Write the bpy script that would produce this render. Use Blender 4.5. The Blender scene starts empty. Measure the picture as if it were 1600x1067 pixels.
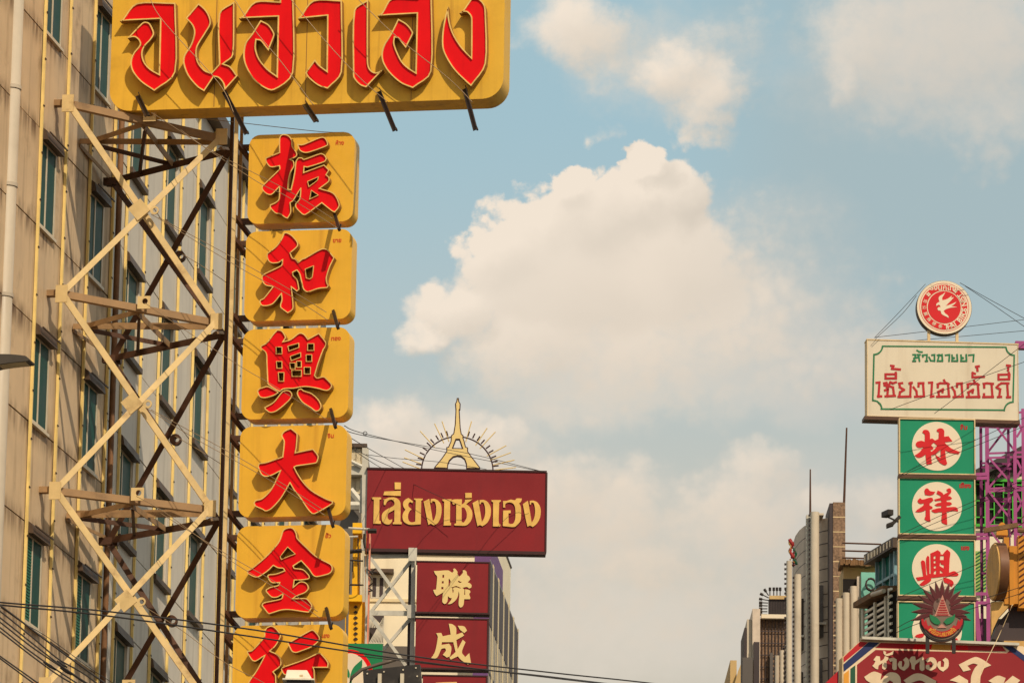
import bpy, math, random
from mathutils import Vector, Matrix, geometry
R = math.radians
random.seed(7)
scene = bpy.context.scene
COL = scene.collection

# ---------------------------------------------------------------- camera
FPX = 8000.0                                   # focal length in photo pixels (1600 wide)
Zc = Vector((500, 33000, -8000)).normalized()
Yc = Vector((1400, -1960, -8000)); Yc = (Yc - Zc * Yc.dot(Zc)).normalized()
Xc = Yc.cross(Zc)
MC = Matrix((Xc, Yc, Zc))                      # camera axes -> world
CAM = Vector((0, 0, 1.7))
cd = bpy.data.cameras.new("camera"); cam = bpy.data.objects.new("camera", cd); COL.objects.link(cam)
cam.matrix_world = Matrix.Translation(CAM) @ MC.to_4x4()
cd.sensor_width = 36; cd.lens = FPX / 1600 * 36; cd.clip_start = 0.5; cd.clip_end = 20000
scene.camera = cam
scene.view_settings.view_transform = 'Standard'; scene.view_settings.look = 'None'
scene.view_settings.gamma = 1; scene.view_settings.exposure = 0.12
scene.render.resolution_x = 1024; scene.render.resolution_y = 682

def S(r, g, b, k=1.0):
    f = lambda c: (c / 255 / 12.92 if c < 10.3 else ((c / 255 + .055) / 1.055) ** 2.4) * k
    return (f(r), f(g), f(b), 1)

# ---------------------------------------------------------------- sky
SUN_EL, SUN_AZ = R(43), R(144)                 # azimuth from +Y towards +X
wd = bpy.data.worlds.new("World"); scene.world = wd; wd.use_nodes = True
nt = wd.node_tree; nt.nodes.clear()

class NB:
    """small node-building helper"""
    def __init__(s, nt): s.nt = nt
    def node(s, t, **k):
        n = s.nt.nodes.new(t)
        for a, v in k.items(): setattr(n, a, v)
        return n
    def put(s, sock, v):
        if isinstance(v, bpy.types.NodeSocket): s.nt.links.new(v, sock)
        elif v is not None: sock.default_value = v
    def m(s, op, a, b=None, c=None, clamp=False):
        n = s.node('ShaderNodeMath', operation=op, use_clamp=clamp)
        for i, v in enumerate((a, b, c)): s.put(n.inputs[i], v)
        return n.outputs[0]
    def v(s, op, a, b=None):
        n = s.node('ShaderNodeVectorMath', operation=op)
        s.put(n.inputs[0], a); s.put(n.inputs[1], b)
        return n.outputs['Value'] if op in ('DOT_PRODUCT', 'LENGTH') else n.outputs[0]
    def mix(s, f, a, b, mode='MIX'):
        n = s.node('ShaderNodeMix', data_type='RGBA', blend_type=mode)
        s.put(n.inputs[0], f); s.put(n.inputs[6], a); s.put(n.inputs[7], b)
        return n.outputs[2]
    def ss(s, x, lo, hi, a=0.0, b=1.0, lin=False):
        n = s.node('ShaderNodeMapRange', interpolation_type='LINEAR' if lin else 'SMOOTHSTEP')
        for i, v in enumerate((x, lo, hi, a, b)): s.put(n.inputs[i], v)
        return n.outputs[0]
    def noise(s, vec, scale, detail=4, rough=.55, lac=2.0, out=0):
        n = s.node('ShaderNodeTexNoise'); s.put(n.inputs['Vector'], vec)
        n.inputs['Scale'].default_value = scale; n.inputs['Detail'].default_value = detail
        n.inputs['Roughness'].default_value = rough; n.inputs['Lacunarity'].default_value = lac
        return n.outputs[out]

b = NB(nt)
sky = b.node('ShaderNodeTexSky', sky_type='NISHITA', sun_disc=False, sun_elevation=SUN_EL, sun_rotation=SUN_AZ,
             air_density=1.0, dust_density=1.2, ozone_density=2.0)
dirv = b.node('ShaderNodeTexCoord').outputs['Generated']
fw, rt, up = MC @ Vector((0, 0, -1)), MC @ Vector((1, 0, 0)), MC @ Vector((0, 1, 0))
fd = b.m('MAXIMUM', b.v('DOT_PRODUCT', dirv, tuple(fw)), 0.12)
u_ = b.m('MULTIPLY_ADD', b.m('DIVIDE', b.v('DOT_PRODUCT', dirv, tuple(rt)), fd), 8.0, 0.8)
v_ = b.m('MULTIPLY_ADD', b.m('DIVIDE', b.v('DOT_PRODUCT', dirv, tuple(up)), fd), -8.0, 0.5335)
cx = b.node('ShaderNodeCombineXYZ'); b.put(cx.inputs[0], u_); b.put(cx.inputs[1], v_)
pos = cx.outputs[0]                            # a patch of sky, in thousandths (x right, y down)

CRISP = [  # x y rx ry weight : the cumulus heads
 (1008,262,34,36,1),(1040,310,60,60,1),(985,330,50,45,.9),(885,300,48,32,.9),(925,345,100,70,1),(800,400,85,62,1),
 (850,360,70,50,.9),(890,440,170,130,1.1),(1030,430,150,120,1),(720,490,85,58,1),(668,528,42,36,1),(820,540,150,80,1),
 (980,540,210,95,.9),(1130,500,190,95,.8),(1280,560,210,75,.7),(1330,480,160,90,.4),(1180,400,160,110,.4),(900,630,130,42,.55),(1060,610,200,60,.5),
 (905,45,84,62,.9),(860,62,60,30,.5),(950,95,40,55,.55),(1050,110,72,50,.8),(1118,145,66,60,.8),(1100,60,60,40,.4),
 (945,215,34,26,.3),(1105,205,60,34,.4),(1170,40,40,60,.3),(1480,50,200,120,1),(1350,70,85,85,.95),(1322,110,38,66,.9),(1420,150,120,70,.6),
 (1560,170,120,100,.7),(610,668,75,46,.95),(765,680,80,48,1),(690,710,150,66,1),(560,720,100,66,.8),(850,770,120,70,.95),(960,800,120,80,.9),
 (1195,730,70,50,.95),(1180,810,130,95,1),(1292,785,50,36,1.1),(1368,800,75,48,1.1),(1300,850,160,70,.8),
 (1010,885,95,56,.9),(900,930,300,110,.5),(1250,950,320,120,.6)]
def field(p):
    acc = None
    for (x, y, rx, ry, w) in CRISP:
        n = b.node('ShaderNodeVectorMath', operation='MULTIPLY_ADD'); b.put(n.inputs[0], p)
        sx, sy = 1000/rx/1.35, 1000/ry/1.35
        n.inputs[1].default_value = (sx, sy, 0); n.inputs[2].default_value = (-x/1000*sx, -y/1000*sy, 0)
        e = b.m('MULTIPLY_ADD', b.v('DOT_PRODUCT', n.outputs[0], n.outputs[0]), -w, w)
        acc = e if acc is None else b.m('SMOOTH_MAX', acc, e, .25)
    return b.m('MAXIMUM', acc, -.3)
n1 = b.node('ShaderNodeTexNoise'); b.put(n1.inputs['Vector'], pos)
n1.inputs['Scale'].default_value = 9; n1.inputs['Detail'].default_value = 6; n1.inputs['Roughness'].default_value = .58
warp = b.v('MULTIPLY', b.v('SUBTRACT', n1.outputs['Color'], (.5, .5, .5)), (.13, .10, 0))
pw = b.v('ADD', pos, warp)
nf = b.noise(pos, 26, 8, .62)
vo = b.node('ShaderNodeTexVoronoi', feature='F1'); b.put(vo.inputs['Vector'], b.v('ADD', pos, b.v('MULTIPLY', warp, (.35, .35, 0)))); vo.inputs['Scale'].default_value = 30; vo.inputs['Detail'].default_value = 1.0
bil = b.m('MULTIPLY', b.m('SUBTRACT', .42, vo.outputs['Distance']), b.ss(v_, .16, .25, .15, .55))
def dens(off):
    p = b.v('ADD', pw, off)
    f = field(p)
    return b.m('ADD', f, b.m('MULTIPLY', b.m('MULTIPLY', b.m('ADD', b.m('SUBTRACT', nf, .5), bil), 1.0), b.ss(f, -.25, .3, .15, .62)))
D0 = dens((0, 0, 0)); D1 = dens((-.02, -.028, 0))
soft = b.ss(v_, .36, .62)                       # lower clouds are softer
xs = b.ss(u_, 1.0, 1.3)
edge = b.m('MULTIPLY_ADD', b.m('MAXIMUM', b.m('MAXIMUM', soft, xs), b.ss(v_, .24, .17, 0, .7)), .75, .22)
alpha = b.ss(D0, .10, b.m('ADD', .10, edge))
lit = b.m('MULTIPLY_ADD', b.m('SUBTRACT', D0, D1), 1.1, .62, clamp=True)
big = b.noise(pos, 3.2, 3, .5)
# clear sky: graded towards the milky horizon
SKYK = 0.10                                     # Nishita strength
sk = b.mix(1.0, sky.outputs[0], (SKYK, SKYK, SKYK, 1), 'MULTIPLY')
sk = b.mix(.80, sk, S(163, 193, 199))          # thin high haze over the blue
haze = b.ss(v_, .12, 1.1)
sk = b.mix(b.m('MULTIPLY', haze, .9), sk, S(200, 190, 172))
veil = b.m('MULTIPLY', b.m('MULTIPLY', b.ss(u_, 1.0, 1.3), b.ss(v_, .72, .35)), b.ss(b.m('ADD', b.ss(v_, .05, .3, 0, .3), big), .35, .6))
sk = b.mix(b.m('MULTIPLY', veil, .85), sk, S(160, 178, 182))
clit = b.mix(lit, S(198, 187, 172), S(236, 221, 203))
clit = b.mix(b.m('MULTIPLY', b.ss(v_, .55, 1.0), .8), clit, S(212, 197, 178))
clit = b.mix(b.m('MULTIPLY', b.ss(u_, 1.0, 1.5), .45), clit, S(184, 186, 182))
SOFT = [(1080, 510, 340, 160, 1.3), (1290, 575, 280, 100, 1.3), (930, 590, 260, 110, .9), (1180, 400, 240, 140, .55), (1450, 110, 300, 150, .7),
        (700, 700, 240, 110, .8), (1250, 830, 300, 150, .9), (920, 830, 240, 140, .8), (1040, 95, 210, 110, .6), (1000, 980, 500, 140, .8)]
sf = None
for (x, y, rx, ry, w) in SOFT:                  # thin spreading cloud around the heads
    n = b.node('ShaderNodeVectorMath', operation='MULTIPLY_ADD'); b.put(n.inputs[0], pw)
    n.inputs[1].default_value = (1000/rx, 1000/ry, 0); n.inputs[2].default_value = (-x/rx, -y/ry, 0)
    e = b.m('MULTIPLY_ADD', b.v('DOT_PRODUCT', n.outputs[0], n.outputs[0]), -w, w)
    sf = e if sf is None else b.m('SMOOTH_MAX', sf, e, .3)
sal = b.m('MULTIPLY', b.ss(b.m('ADD', sf, b.m('MULTIPLY', b.m('SUBTRACT', nf, .5), .5)), .0, .95), .72)
softc = b.mix(b.ss(u_, .95, 1.45), S(216, 206, 192), S(188, 190, 186))
sk = b.mix(sal, sk, softc)
out_c = b.mix(b.m('MULTIPLY', alpha, .96), sk, clit)
# rest of the hemisphere, outside this patch: broken cumulus
away = b.m('MAXIMUM', b.ss(b.m('ABSOLUTE', b.m('SUBTRACT', u_, .8)), 1.1, 1.8), b.ss(b.m('ABSOLUTE', b.m('SUBTRACT', v_, .53)), 1.0, 1.7))
rest = b.mix(b.ss(b.noise(dirv, 3.0, 5, .55), .42, .62), sk, S(222, 208, 190))
out_c = b.mix(away, out_c, rest)
bg = b.node('ShaderNodeBackground'); b.put(bg.inputs[0], out_c); bg.inputs[1].default_value = 1.0
SKY_BG = bg
b.nt.links.new(bg.outputs[0], b.node('ShaderNodeOutputWorld').inputs[0])
wd.cycles.sampling_method = 'MANUAL'; wd.cycles.sample_map_resolution = 512

# ---------------------------------------------------------------- sun
sl = bpy.data.lights.new("sun", 'SUN'); sl.energy = 3.2; sl.angle = R(0.5); sl.color = (1, .86, .66)
so = bpy.data.objects.new("sun", sl); COL.objects.link(so)
sdir = Vector((math.cos(SUN_EL) * math.sin(SUN_AZ), math.cos(SUN_EL) * math.cos(SUN_AZ), math.sin(SUN_EL)))
so.rotation_euler = sdir.to_track_quat('Z', 'Y').to_euler(); so.location = (0, 0, 60)

# ---------------------------------------------------------------- geometry of the place
def ray(px, py): return MC @ Vector((px - 800, 533.5 - py, -FPX))
def P(px, py, Y):                              # point at street depth Y
    d = ray(px, py); return CAM + d * (Y / d.y)
def PZ(px, py, z):                             # point at height z
    d = ray(px, py); return CAM + d * ((z - CAM.z) / d.z)
class PL:                                      # an upright plane; local x right, z up, -y towards the street
    def __init__(s, o, psi):
        s.o = Vector(o); s.psi = psi
        s.r = Vector((math.cos(psi), math.sin(psi), 0)); s.n = Vector((math.sin(psi), -math.cos(psi), 0))
    def uv(s, px, py, d=0):
        q = ray(px, py); t = (s.o + s.n * d - CAM).dot(s.n) / q.dot(s.n); p = CAM + q * t
        return ((p - s.o).dot(s.r), p.z - s.o.z)
    def l(s, px, py, d=0): a = s.uv(px, py, d); return Vector((a[0], -d, a[1]))
    def w(s, u, d, v): return s.o + s.r * u - s.n * d * 0 + s.n * (-d) * 0 + Vector((0, 0, v)) + s.n * d
    def local(s, p): q = Vector(p) - s.o; return Vector((q.dot(s.r), -q.dot(s.n), q.z))

def lab(o, label=None, cat=None, group=None, kind=None):
    if label: o['label'] = label
    if cat: o['category'] = cat
    if group: o['group'] = group
    if kind: o['kind'] = kind
    return o
def thing(name, label, cat, pl=None, group=None, loc=(0, 0, 0)):
    o = bpy.data.objects.new(name, None); COL.objects.link(o)
    if pl: o.location = pl.o; o.rotation_euler = (0, 0, pl.psi)
    else: o.location = loc
    o.empty_display_size = .3
    return lab(o, label, cat, group)

class MB:
    def __init__(s): s.v = []; s.f = []; s.mi = []; s.cur = 0
    def add(s, vs, fs):
        n = len(s.v); s.v += [tuple(x) for x in vs]; s.mi += [s.cur]*len(fs); s.f += [tuple(i + n for i in f) for f in fs]; return s
    def box(s, a, c):
        x0, y0, z0 = [min(p, q) for p, q in zip(a, c)]; x1, y1, z1 = [max(p, q) for p, q in zip(a, c)]
        return s.add([(x0,y0,z0),(x1,y0,z0),(x1,y1,z0),(x0,y1,z0),(x0,y0,z1),(x1,y0,z1),(x1,y1,z1),(x0,y1,z1)],
                     [(0,3,2,1),(4,5,6,7),(0,1,5,4),(1,2,6,5),(2,3,7,6),(3,0,4,7)])
    def hexa(s, p):                            # 8 points, bottom ring then top ring
        return s.add(p, [(0,3,2,1),(4,5,6,7),(0,1,5,4),(1,2,6,5),(2,3,7,6),(3,0,4,7)])
    def bar(s, p, q, w, t, ref=(0, -1, 0), o=0, c=0):      # flat bar: w across, t along ref
        p, q = Vector(p), Vector(q); a = (q - p).normalized(); ref = Vector(ref)
        k = a.cross(ref)
        if k.length < 1e-4: k = a.cross(Vector((1, 0, 0)))
        k.normalize(); n = k.cross(a).normalized()
        pts = []
        for e in (p, q):
            e = e + n * o + k * c
            pts += [e - k*w/2 - n*t/2, e + k*w/2 - n*t/2, e + k*w/2 + n*t/2, e - k*w/2 + n*t/2]
        return s.hexa(pts)
    def angle(s, p, q, w, t=.012, ref=(0, -1, 0)):         # L-section
        s.bar(p, q, w, t, ref)
        return s.bar(p, q, t, w, ref, o=-(w/2 + t/2), c=-(w/2 - t/2))
    def tube(s, pts, r, n=8, cap=True):
        pts = [Vector(p) for p in pts]; base = len(s.v); ring = []
        for i, p in enumerate(pts):
            d = (pts[min(i+1, len(pts)-1)] - pts[max(i-1, 0)]).normalized()
            k = d.cross(Vector((0, 0, 1)) if abs(d.z) < .9 else Vector((1, 0, 0))).normalized(); m = k.cross(d)
            rr = r[i] if isinstance(r, (list, tuple)) else r
            for j in range(n):
                a = 2*math.pi*j/n; s.v.append(tuple(p + k*rr*math.cos(a) + m*rr*math.sin(a)))
        for i in range(len(pts)-1):
            for j in range(n):
                a = base+i*n+j; c = base+i*n+(j+1) % n; s.f.append((a, c, c+n, a+n))
        if cap:
            s.f.append(tuple(base+j for j in range(n))[::-1]); s.f.append(tuple(base+(len(pts)-1)*n+j for j in range(n)))
        return s
    def prism(s, loops, d0, d1, back=True, front=True, wall=True):   # loops in (u,v); d towards viewer -> local -y
        allv = []; edges = []
        for L in loops:
            n = len(allv); allv += [Vector((x, y)) for x, y in L]; edges += [(n+i, n+(i+1) % len(L)) for i in range(len(L))]
        r = geometry.delaunay_2d_cdt(allv, edges, [], 0, 1e-5)
        vv, ff = r[0], []
        for f in r[2]:                         # even-odd rule keeps the holes open
            x = sum(vv[i].x for i in f)/len(f); y = sum(vv[i].y for i in f)/len(f); c = False
            for L in loops:
                for i in range(len(L)):
                    a, q = L[i], L[i-1]
                    if (a[1] > y) != (q[1] > y) and x < (q[0]-a[0])*(y-a[1])/(q[1]-a[1])+a[0]: c = not c
            if c: ff.append(f)
        for d, on in ((d1, front), (d0, back)):
            if on:
                fs = []
                for f in ff:
                    A = sum(vv[f[i]].x*vv[f[(i+1) % len(f)]].y - vv[f[(i+1) % len(f)]].x*vv[f[i]].y for i in range(len(f)))
                    f = list(f) if A > 0 else list(f)[::-1]
                    fs.append(tuple(f if d == d1 else f[::-1]))
                s.add([(x.x, -d, x.y) for x in vv], fs)
        if wall:
            for L in loops:
                n = len(L); A = sum(L[i][0]*L[(i+1) % n][1] - L[(i+1) % n][0]*L[i][1] for i in range(n))
                s.add([(x, -d0, y) for x, y in L] + [(x, -d1, y) for x, y in L],
                      [(i, (i+1) % n, n+(i+1) % n, n+i) for i in range(n)])
        return s
    def obj(s, name, mat, parent=None, smooth=False, label=None, bevel=0):
        me = bpy.data.meshes.new(name); me.from_pydata(s.v, [], s.f)
        for q in (mat if isinstance(mat, (list, tuple)) else [mat]): me.materials.append(q)
        if isinstance(mat, (list, tuple)):
            s.mi += [s.cur]*(len(s.f)-len(s.mi)); me.polygons.foreach_set('material_index', s.mi)
        if smooth: me.polygons.foreach_set('use_smooth', [True]*len(me.polygons))
        o = bpy.data.objects.new(name, me); COL.objects.link(o); o.parent = parent
        if smooth == 'auto':
            me.set_sharp_from_angle(angle=R(40))
        if bevel:
            md = o.modifiers.new('bevel', 'BEVEL'); md.width = bevel; md.segments = 2; md.limit_method = 'ANGLE'
        if label: o['label'] = label
        return o

def tr(x0, y0, sc, txt):                       # traced outline -> photo pixels
    return [(x0 + float(a)/sc, y0 + float(c)/sc) for a, c in (t.split(',') for t in txt.split())]
def smooth(L, n=4, corner=58):
    N = len(L); out = []
    def isc(i):
        a = Vector(L[i]) - Vector(L[i-1]); c = Vector(L[(i+1) % N]) - Vector(L[i])
        return a.length < 1e-9 or c.length < 1e-9 or a.angle(c) > R(corner)
    cs = [isc(i) for i in range(N)]
    for i in range(N):
        p1, p2 = Vector(L[i]), Vector(L[(i+1) % N]); p0, p3 = Vector(L[i-1]), Vector(L[(i+2) % N])
        t1 = (p2-p1) if cs[i] else (p2-p0)*.5; t2 = (p2-p1) if cs[(i+1) % N] else (p3-p1)*.5
        m = (p2-p1).length
        if t1.length > m: t1 *= m/t1.length
        if t2.length > m: t2 *= m/t2.length
        for k in range(n):
            t = k/n
            out.append(tuple((2*t**3-3*t*t+1)*p1 + (t**3-2*t*t+t)*t1 + (-2*t**3+3*t*t)*p2 + (t**3-t*t)*t2))
    return out
def offset(L, d):                              # positive d shrinks a counter-clockwise loop
    N = len(L); A = sum(L[i][0]*L[(i+1) % N][1] - L[(i+1) % N][0]*L[i][1] for i in range(N)); sg = 1 if A > 0 else -1
    out = []
    for i in range(N):
        a = Vector(L[i]) - Vector(L[i-1]); c = Vector(L[(i+1) % N]) - Vector(L[i])
        if a.length < 1e-7: a = c
        if c.length < 1e-7: c = a
        a.normalize(); c.normalize()
        na, nc = Vector((-a.y, a.x)), Vector((-c.y, c.x)); k = na + nc
        if k.length < .2: k = na
        k.normalize(); h = max(.45, k.dot(na))
        out.append(tuple(Vector(L[i]) + k*sg*d/h))
    return out
def rrect(u0, v0, u1, v1, r, n=6):
    out = []
    for cx_, cy_, a0 in ((u1-r, v0+r, -90), (u1-r, v1-r, 0), (u0+r, v1-r, 90), (u0+r, v0+r, 180)):
        for k in range(n+1):
            a = R(a0 + 90*k/n); out.append((cx_+r*math.cos(a), cy_+r*math.sin(a)))
    return out
def circ(cx_, cy_, r, n=40, ry=None): return [(cx_+r*math.cos(2*math.pi*k/n), cy_+(ry or r)*math.sin(2*math.pi*k/n)) for k in range(n)]
def stroke(pts, w):                            # polyline -> list of quads (each its own loop)
    out = []
    for i in range(len(pts)-1):
        a, c = Vector(pts[i]), Vector(pts[i+1]); d = (c-a).normalized(); k = Vector((-d.y, d.x))*w/2; e = d*w/2*.9
        out.append([tuple(a-k-e), tuple(c-k+e), tuple(c+k+e), tuple(a+k-e)])
    return out
_tc = {}
def text(s, size, bold=0.0):                   # lettering mesh from the built-in typeface, centred
    cu = bpy.data.curves.new('lettering', 'FONT'); cu.body = s; cu.size = size; cu.offset = bold
    cu.resolution_u = 3; cu.align_x = 'CENTER'; cu.align_y = 'CENTER'
    o = bpy.data.objects.new('lettering', cu); COL.objects.link(o)
    bpy.context.view_layer.update()
    me = bpy.data.meshes.new_from_object(o.evaluated_get(bpy.context.evaluated_depsgraph_get()))
    v = [(x.co.x, x.co.y) for x in me.vertices]; f = [tuple(p.vertices) for p in me.polygons]
    bpy.data.objects.remove(o); bpy.data.curves.remove(cu); bpy.data.meshes.remove(me)
    return v, f
def put_text(mb, s, size, u, v, d, bold=0, rot=0, sx=1):
    vv, ff = text(s, size, bold); c, q = math.cos(rot), math.sin(rot)
    mb.add([(u + sx*x*c - y*q, -d, v + sx*x*q + y*c) for x, y in vv], [f for f in ff])

# ---------------------------------------------------------------- materials
def mat(name, col, rough=.6, metal=0, n=.12, ns=3.0, streak=0, stk=(9, 9, .55), dirt=(60, 42, 28), bump=0, bs=40, spec=.35, grime=0, gs=1.3, coat=0):
    m = bpy.data.materials.new(name); m.use_nodes = True; t = m.node_tree; q = NB(t)
    bs_ = t.nodes['Principled BSDF']; tc = q.node('ShaderNodeTexCoord').outputs['Object']
    oi = q.node('ShaderNodeObjectInfo').outputs['Random']
    pv = q.v('ADD', tc, q.v('MULTIPLY', (7.3, 3.1, 5.7), q.node('ShaderNodeCombineXYZ').outputs[0]))
    a = q.noise(tc, ns, 5, .6)
    f = q.ss(a, .3, .7, 1-n, 1+n, True)
    c = q.mix(1.0, col, q.node('ShaderNodeCombineColor').outputs[0], 'MULTIPLY')
    cc = t.nodes[-1]
    comb = [x for x in t.nodes if x.bl_idname == 'ShaderNodeCombineColor'][0]
    for i in range(3): t.links.new(f, comb.inputs[i])
    if streak:
        mp = q.v('MULTIPLY', tc, stk)
        s1 = q.ss(q.noise(mp, 1.0, 4, .6), .5, .78)
        c = q.mix(q.m('MULTIPLY', s1, streak), c, S(*dirt))
    if grime:
        g1 = q.ss(q.noise(tc, gs, 7, .65), .52, .72)
        c = q.mix(q.m('MULTIPLY', g1, grime), c, S(*dirt))
    t.links.new(c, bs_.inputs['Base Color'])
    bs_.inputs['Metallic'].default_value = metal
    t.links.new(q.ss(a, .3, .7, max(.05, rough-.08), min(1, rough+.1), True), bs_.inputs['Roughness'])
    bs_.inputs['Specular IOR Level'].default_value = spec
    if coat: bs_.inputs['Coat Weight'].default_value = coat
    if bump:
        bn = q.node('ShaderNodeBump'); bn.inputs['Strength'].default_value = bump; bn.inputs['Distance'].default_value = .02
        t.links.new(q.noise(tc, bs, 4, .6), bn.inputs['Height']); t.links.new(bn.outputs[0], bs_.inputs['Normal'])
    return m
# ---------------------------------------------------------------- palette
M = {}
M['panel'] = mat('facade panel', S(206, 178, 142), .62, 0, .10, 1.2, streak=.62, stk=(3.2, 3.2, .22), dirt=(92, 64, 42), grime=.5, gs=.9, bump=.05)
M['panel_far'] = mat('grey facade panel', S(200, 190, 176), .62, 0, .08, 1.2, streak=.42, stk=(3.4, 3.4, .2), dirt=(104, 82, 62), grime=.16, gs=.9, bump=.05)
def joint_dirt(m, uref, mw, vref, sp):       # rain streaks gathered under the panel joints and along their edges
    t = m.node_tree; q = NB(t); bs_ = t.nodes['Principled BSDF']; old = bs_.inputs['Base Color'].links[0].from_socket
    tc = q.node('ShaderNodeTexCoord').outputs['Object']; sx = q.node('ShaderNodeSeparateXYZ'); t.links.new(tc, sx.inputs[0])
    fz = q.m('FRACT', q.m('DIVIDE', q.m('SUBTRACT', sx.outputs[2], vref - 200*sp), sp)); fx = q.m('FRACT', q.m('DIVIDE', q.m('SUBTRACT', sx.outputs[0], uref - 200*mw), mw))
    top = q.ss(fz, .72, 1.0); low = q.ss(fz, .16, .0); side = q.m('MAXIMUM', q.ss(fx, .18, .02), q.ss(fx, .86, .99))
    nz = q.ss(q.noise(q.v('MULTIPLY', tc, (5, 5, .7)), 1.0, 4, .6), .32, .68)
    f = q.m('MULTIPLY', q.m('MAXIMUM', q.m('MAXIMUM', top, q.m('MULTIPLY', low, .7)), q.m('MULTIPLY', side, .6)), nz)
    t.links.new(q.mix(q.m('MULTIPLY', f, .95), old, S(84, 58, 38)), bs_.inputs['Base Color'])
M['seam'] = mat('panel seam', S(70, 52, 38), .9)
M['batten'] = mat('yellowed batten', S(236, 205, 128), .5, 0, .12, 3, streak=.4, stk=(12, 12, .8), dirt=(120, 84, 46))
M['clip'] = mat('dark clip', S(62, 44, 30), .6)
M['hood'] = mat('window hood', S(82, 64, 50), .55, 0, .2, 4, grime=.3)
M['alu'] = mat('window frame', S(206, 190, 164), .45, .1, .1, 5)
M['glass'] = mat('teal glass', S(20, 66, 58), .45, 0, .3, 1.0, spec=.12)
M['curtain'] = mat('green shutter', S(40, 110, 86), .6, 0, .2, 6)
M['pipe'] = mat('white drainpipe', S(184, 170, 150), .5, 0, .08, 2, streak=.3, stk=(6, 6, .4), dirt=(150, 130, 104), grime=.2)
M['rust'] = mat('rusty pipe', S(120, 84, 54), .7, 0, .3, 5, grime=.4)
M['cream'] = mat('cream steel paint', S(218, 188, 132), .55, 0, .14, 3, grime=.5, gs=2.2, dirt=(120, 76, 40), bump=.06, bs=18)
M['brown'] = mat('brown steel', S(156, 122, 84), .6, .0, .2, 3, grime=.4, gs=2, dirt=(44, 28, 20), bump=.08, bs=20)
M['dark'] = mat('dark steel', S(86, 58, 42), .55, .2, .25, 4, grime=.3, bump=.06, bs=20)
M['black'] = mat('black steel', S(50, 42, 38), .5, .2, .2, 5)
M['yellow'] = mat('amber sign sheet', S(232, 176, 48), .5, 0, .07, 1.6, streak=.32, stk=(4.2, 4.2, .16), dirt=(150, 88, 20), grime=.14, gs=.8, bump=.02, coat=.1)
M['yellow_big'] = mat('weathered amber sign sheet', S(228, 176, 54), .5, 0, .08, 1.2, streak=.42, stk=(4.6, 4.6, .22), dirt=(128, 78, 30), grime=.2, gs=.7, bump=.03)
M['red'] = mat('red acrylic', S(226, 0, 12), .5, 0, .06, 1.5, streak=.16, stk=(5, 5, .5), dirt=(120, 0, 8), spec=.2)
M['trim'] = mat('cream letter return', S(228, 190, 110), .5, 0, .15, 4, grime=.25, gs=3, dirt=(90, 56, 26))
M['return'] = mat('dull brown letter side', S(150, 104, 52), .55, 0, .2, 4, grime=.4, gs=3, dirt=(60, 36, 20))
M['ink'] = mat('small red lettering', S(206, 62, 28), .6)
M['wire'] = mat('black cable', S(44, 36, 32), .6)
M['steel_wire'] = mat('steel guy wire', S(150, 126, 98), .45, .4)
M['white_paint'] = mat('white enamel', S(226, 212, 186), .45, 0, .1, 4, grime=.3, gs=4, dirt=(110, 80, 50))

# ---------------------------------------------------------------- ground
g = MB().add([(-3000, -3000, 0), (3000, -3000, 0), (3000, 6000, 0), (-3000, 6000, 0)], [(0, 1, 2, 3)]).obj('ground', mat('dusty ground', S(84, 78, 70), .9, 0, .15, .4))
lab(g, 'dusty grey ground', 'ground', kind='structure')
g = MB().add([(-16, -200, .004), (14, -200, .004), (-6, 80, .004), (-60, 260, .004), (-76, 250, .004), (-17.5, 78, .004)], [(0, 1, 2, 3, 4, 5)]).obj('road', mat('asphalt', S(62, 60, 58), .85, 0, .2, 3, bump=.3))
lab(g, 'dark asphalt street', 'road', kind='structure')

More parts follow.
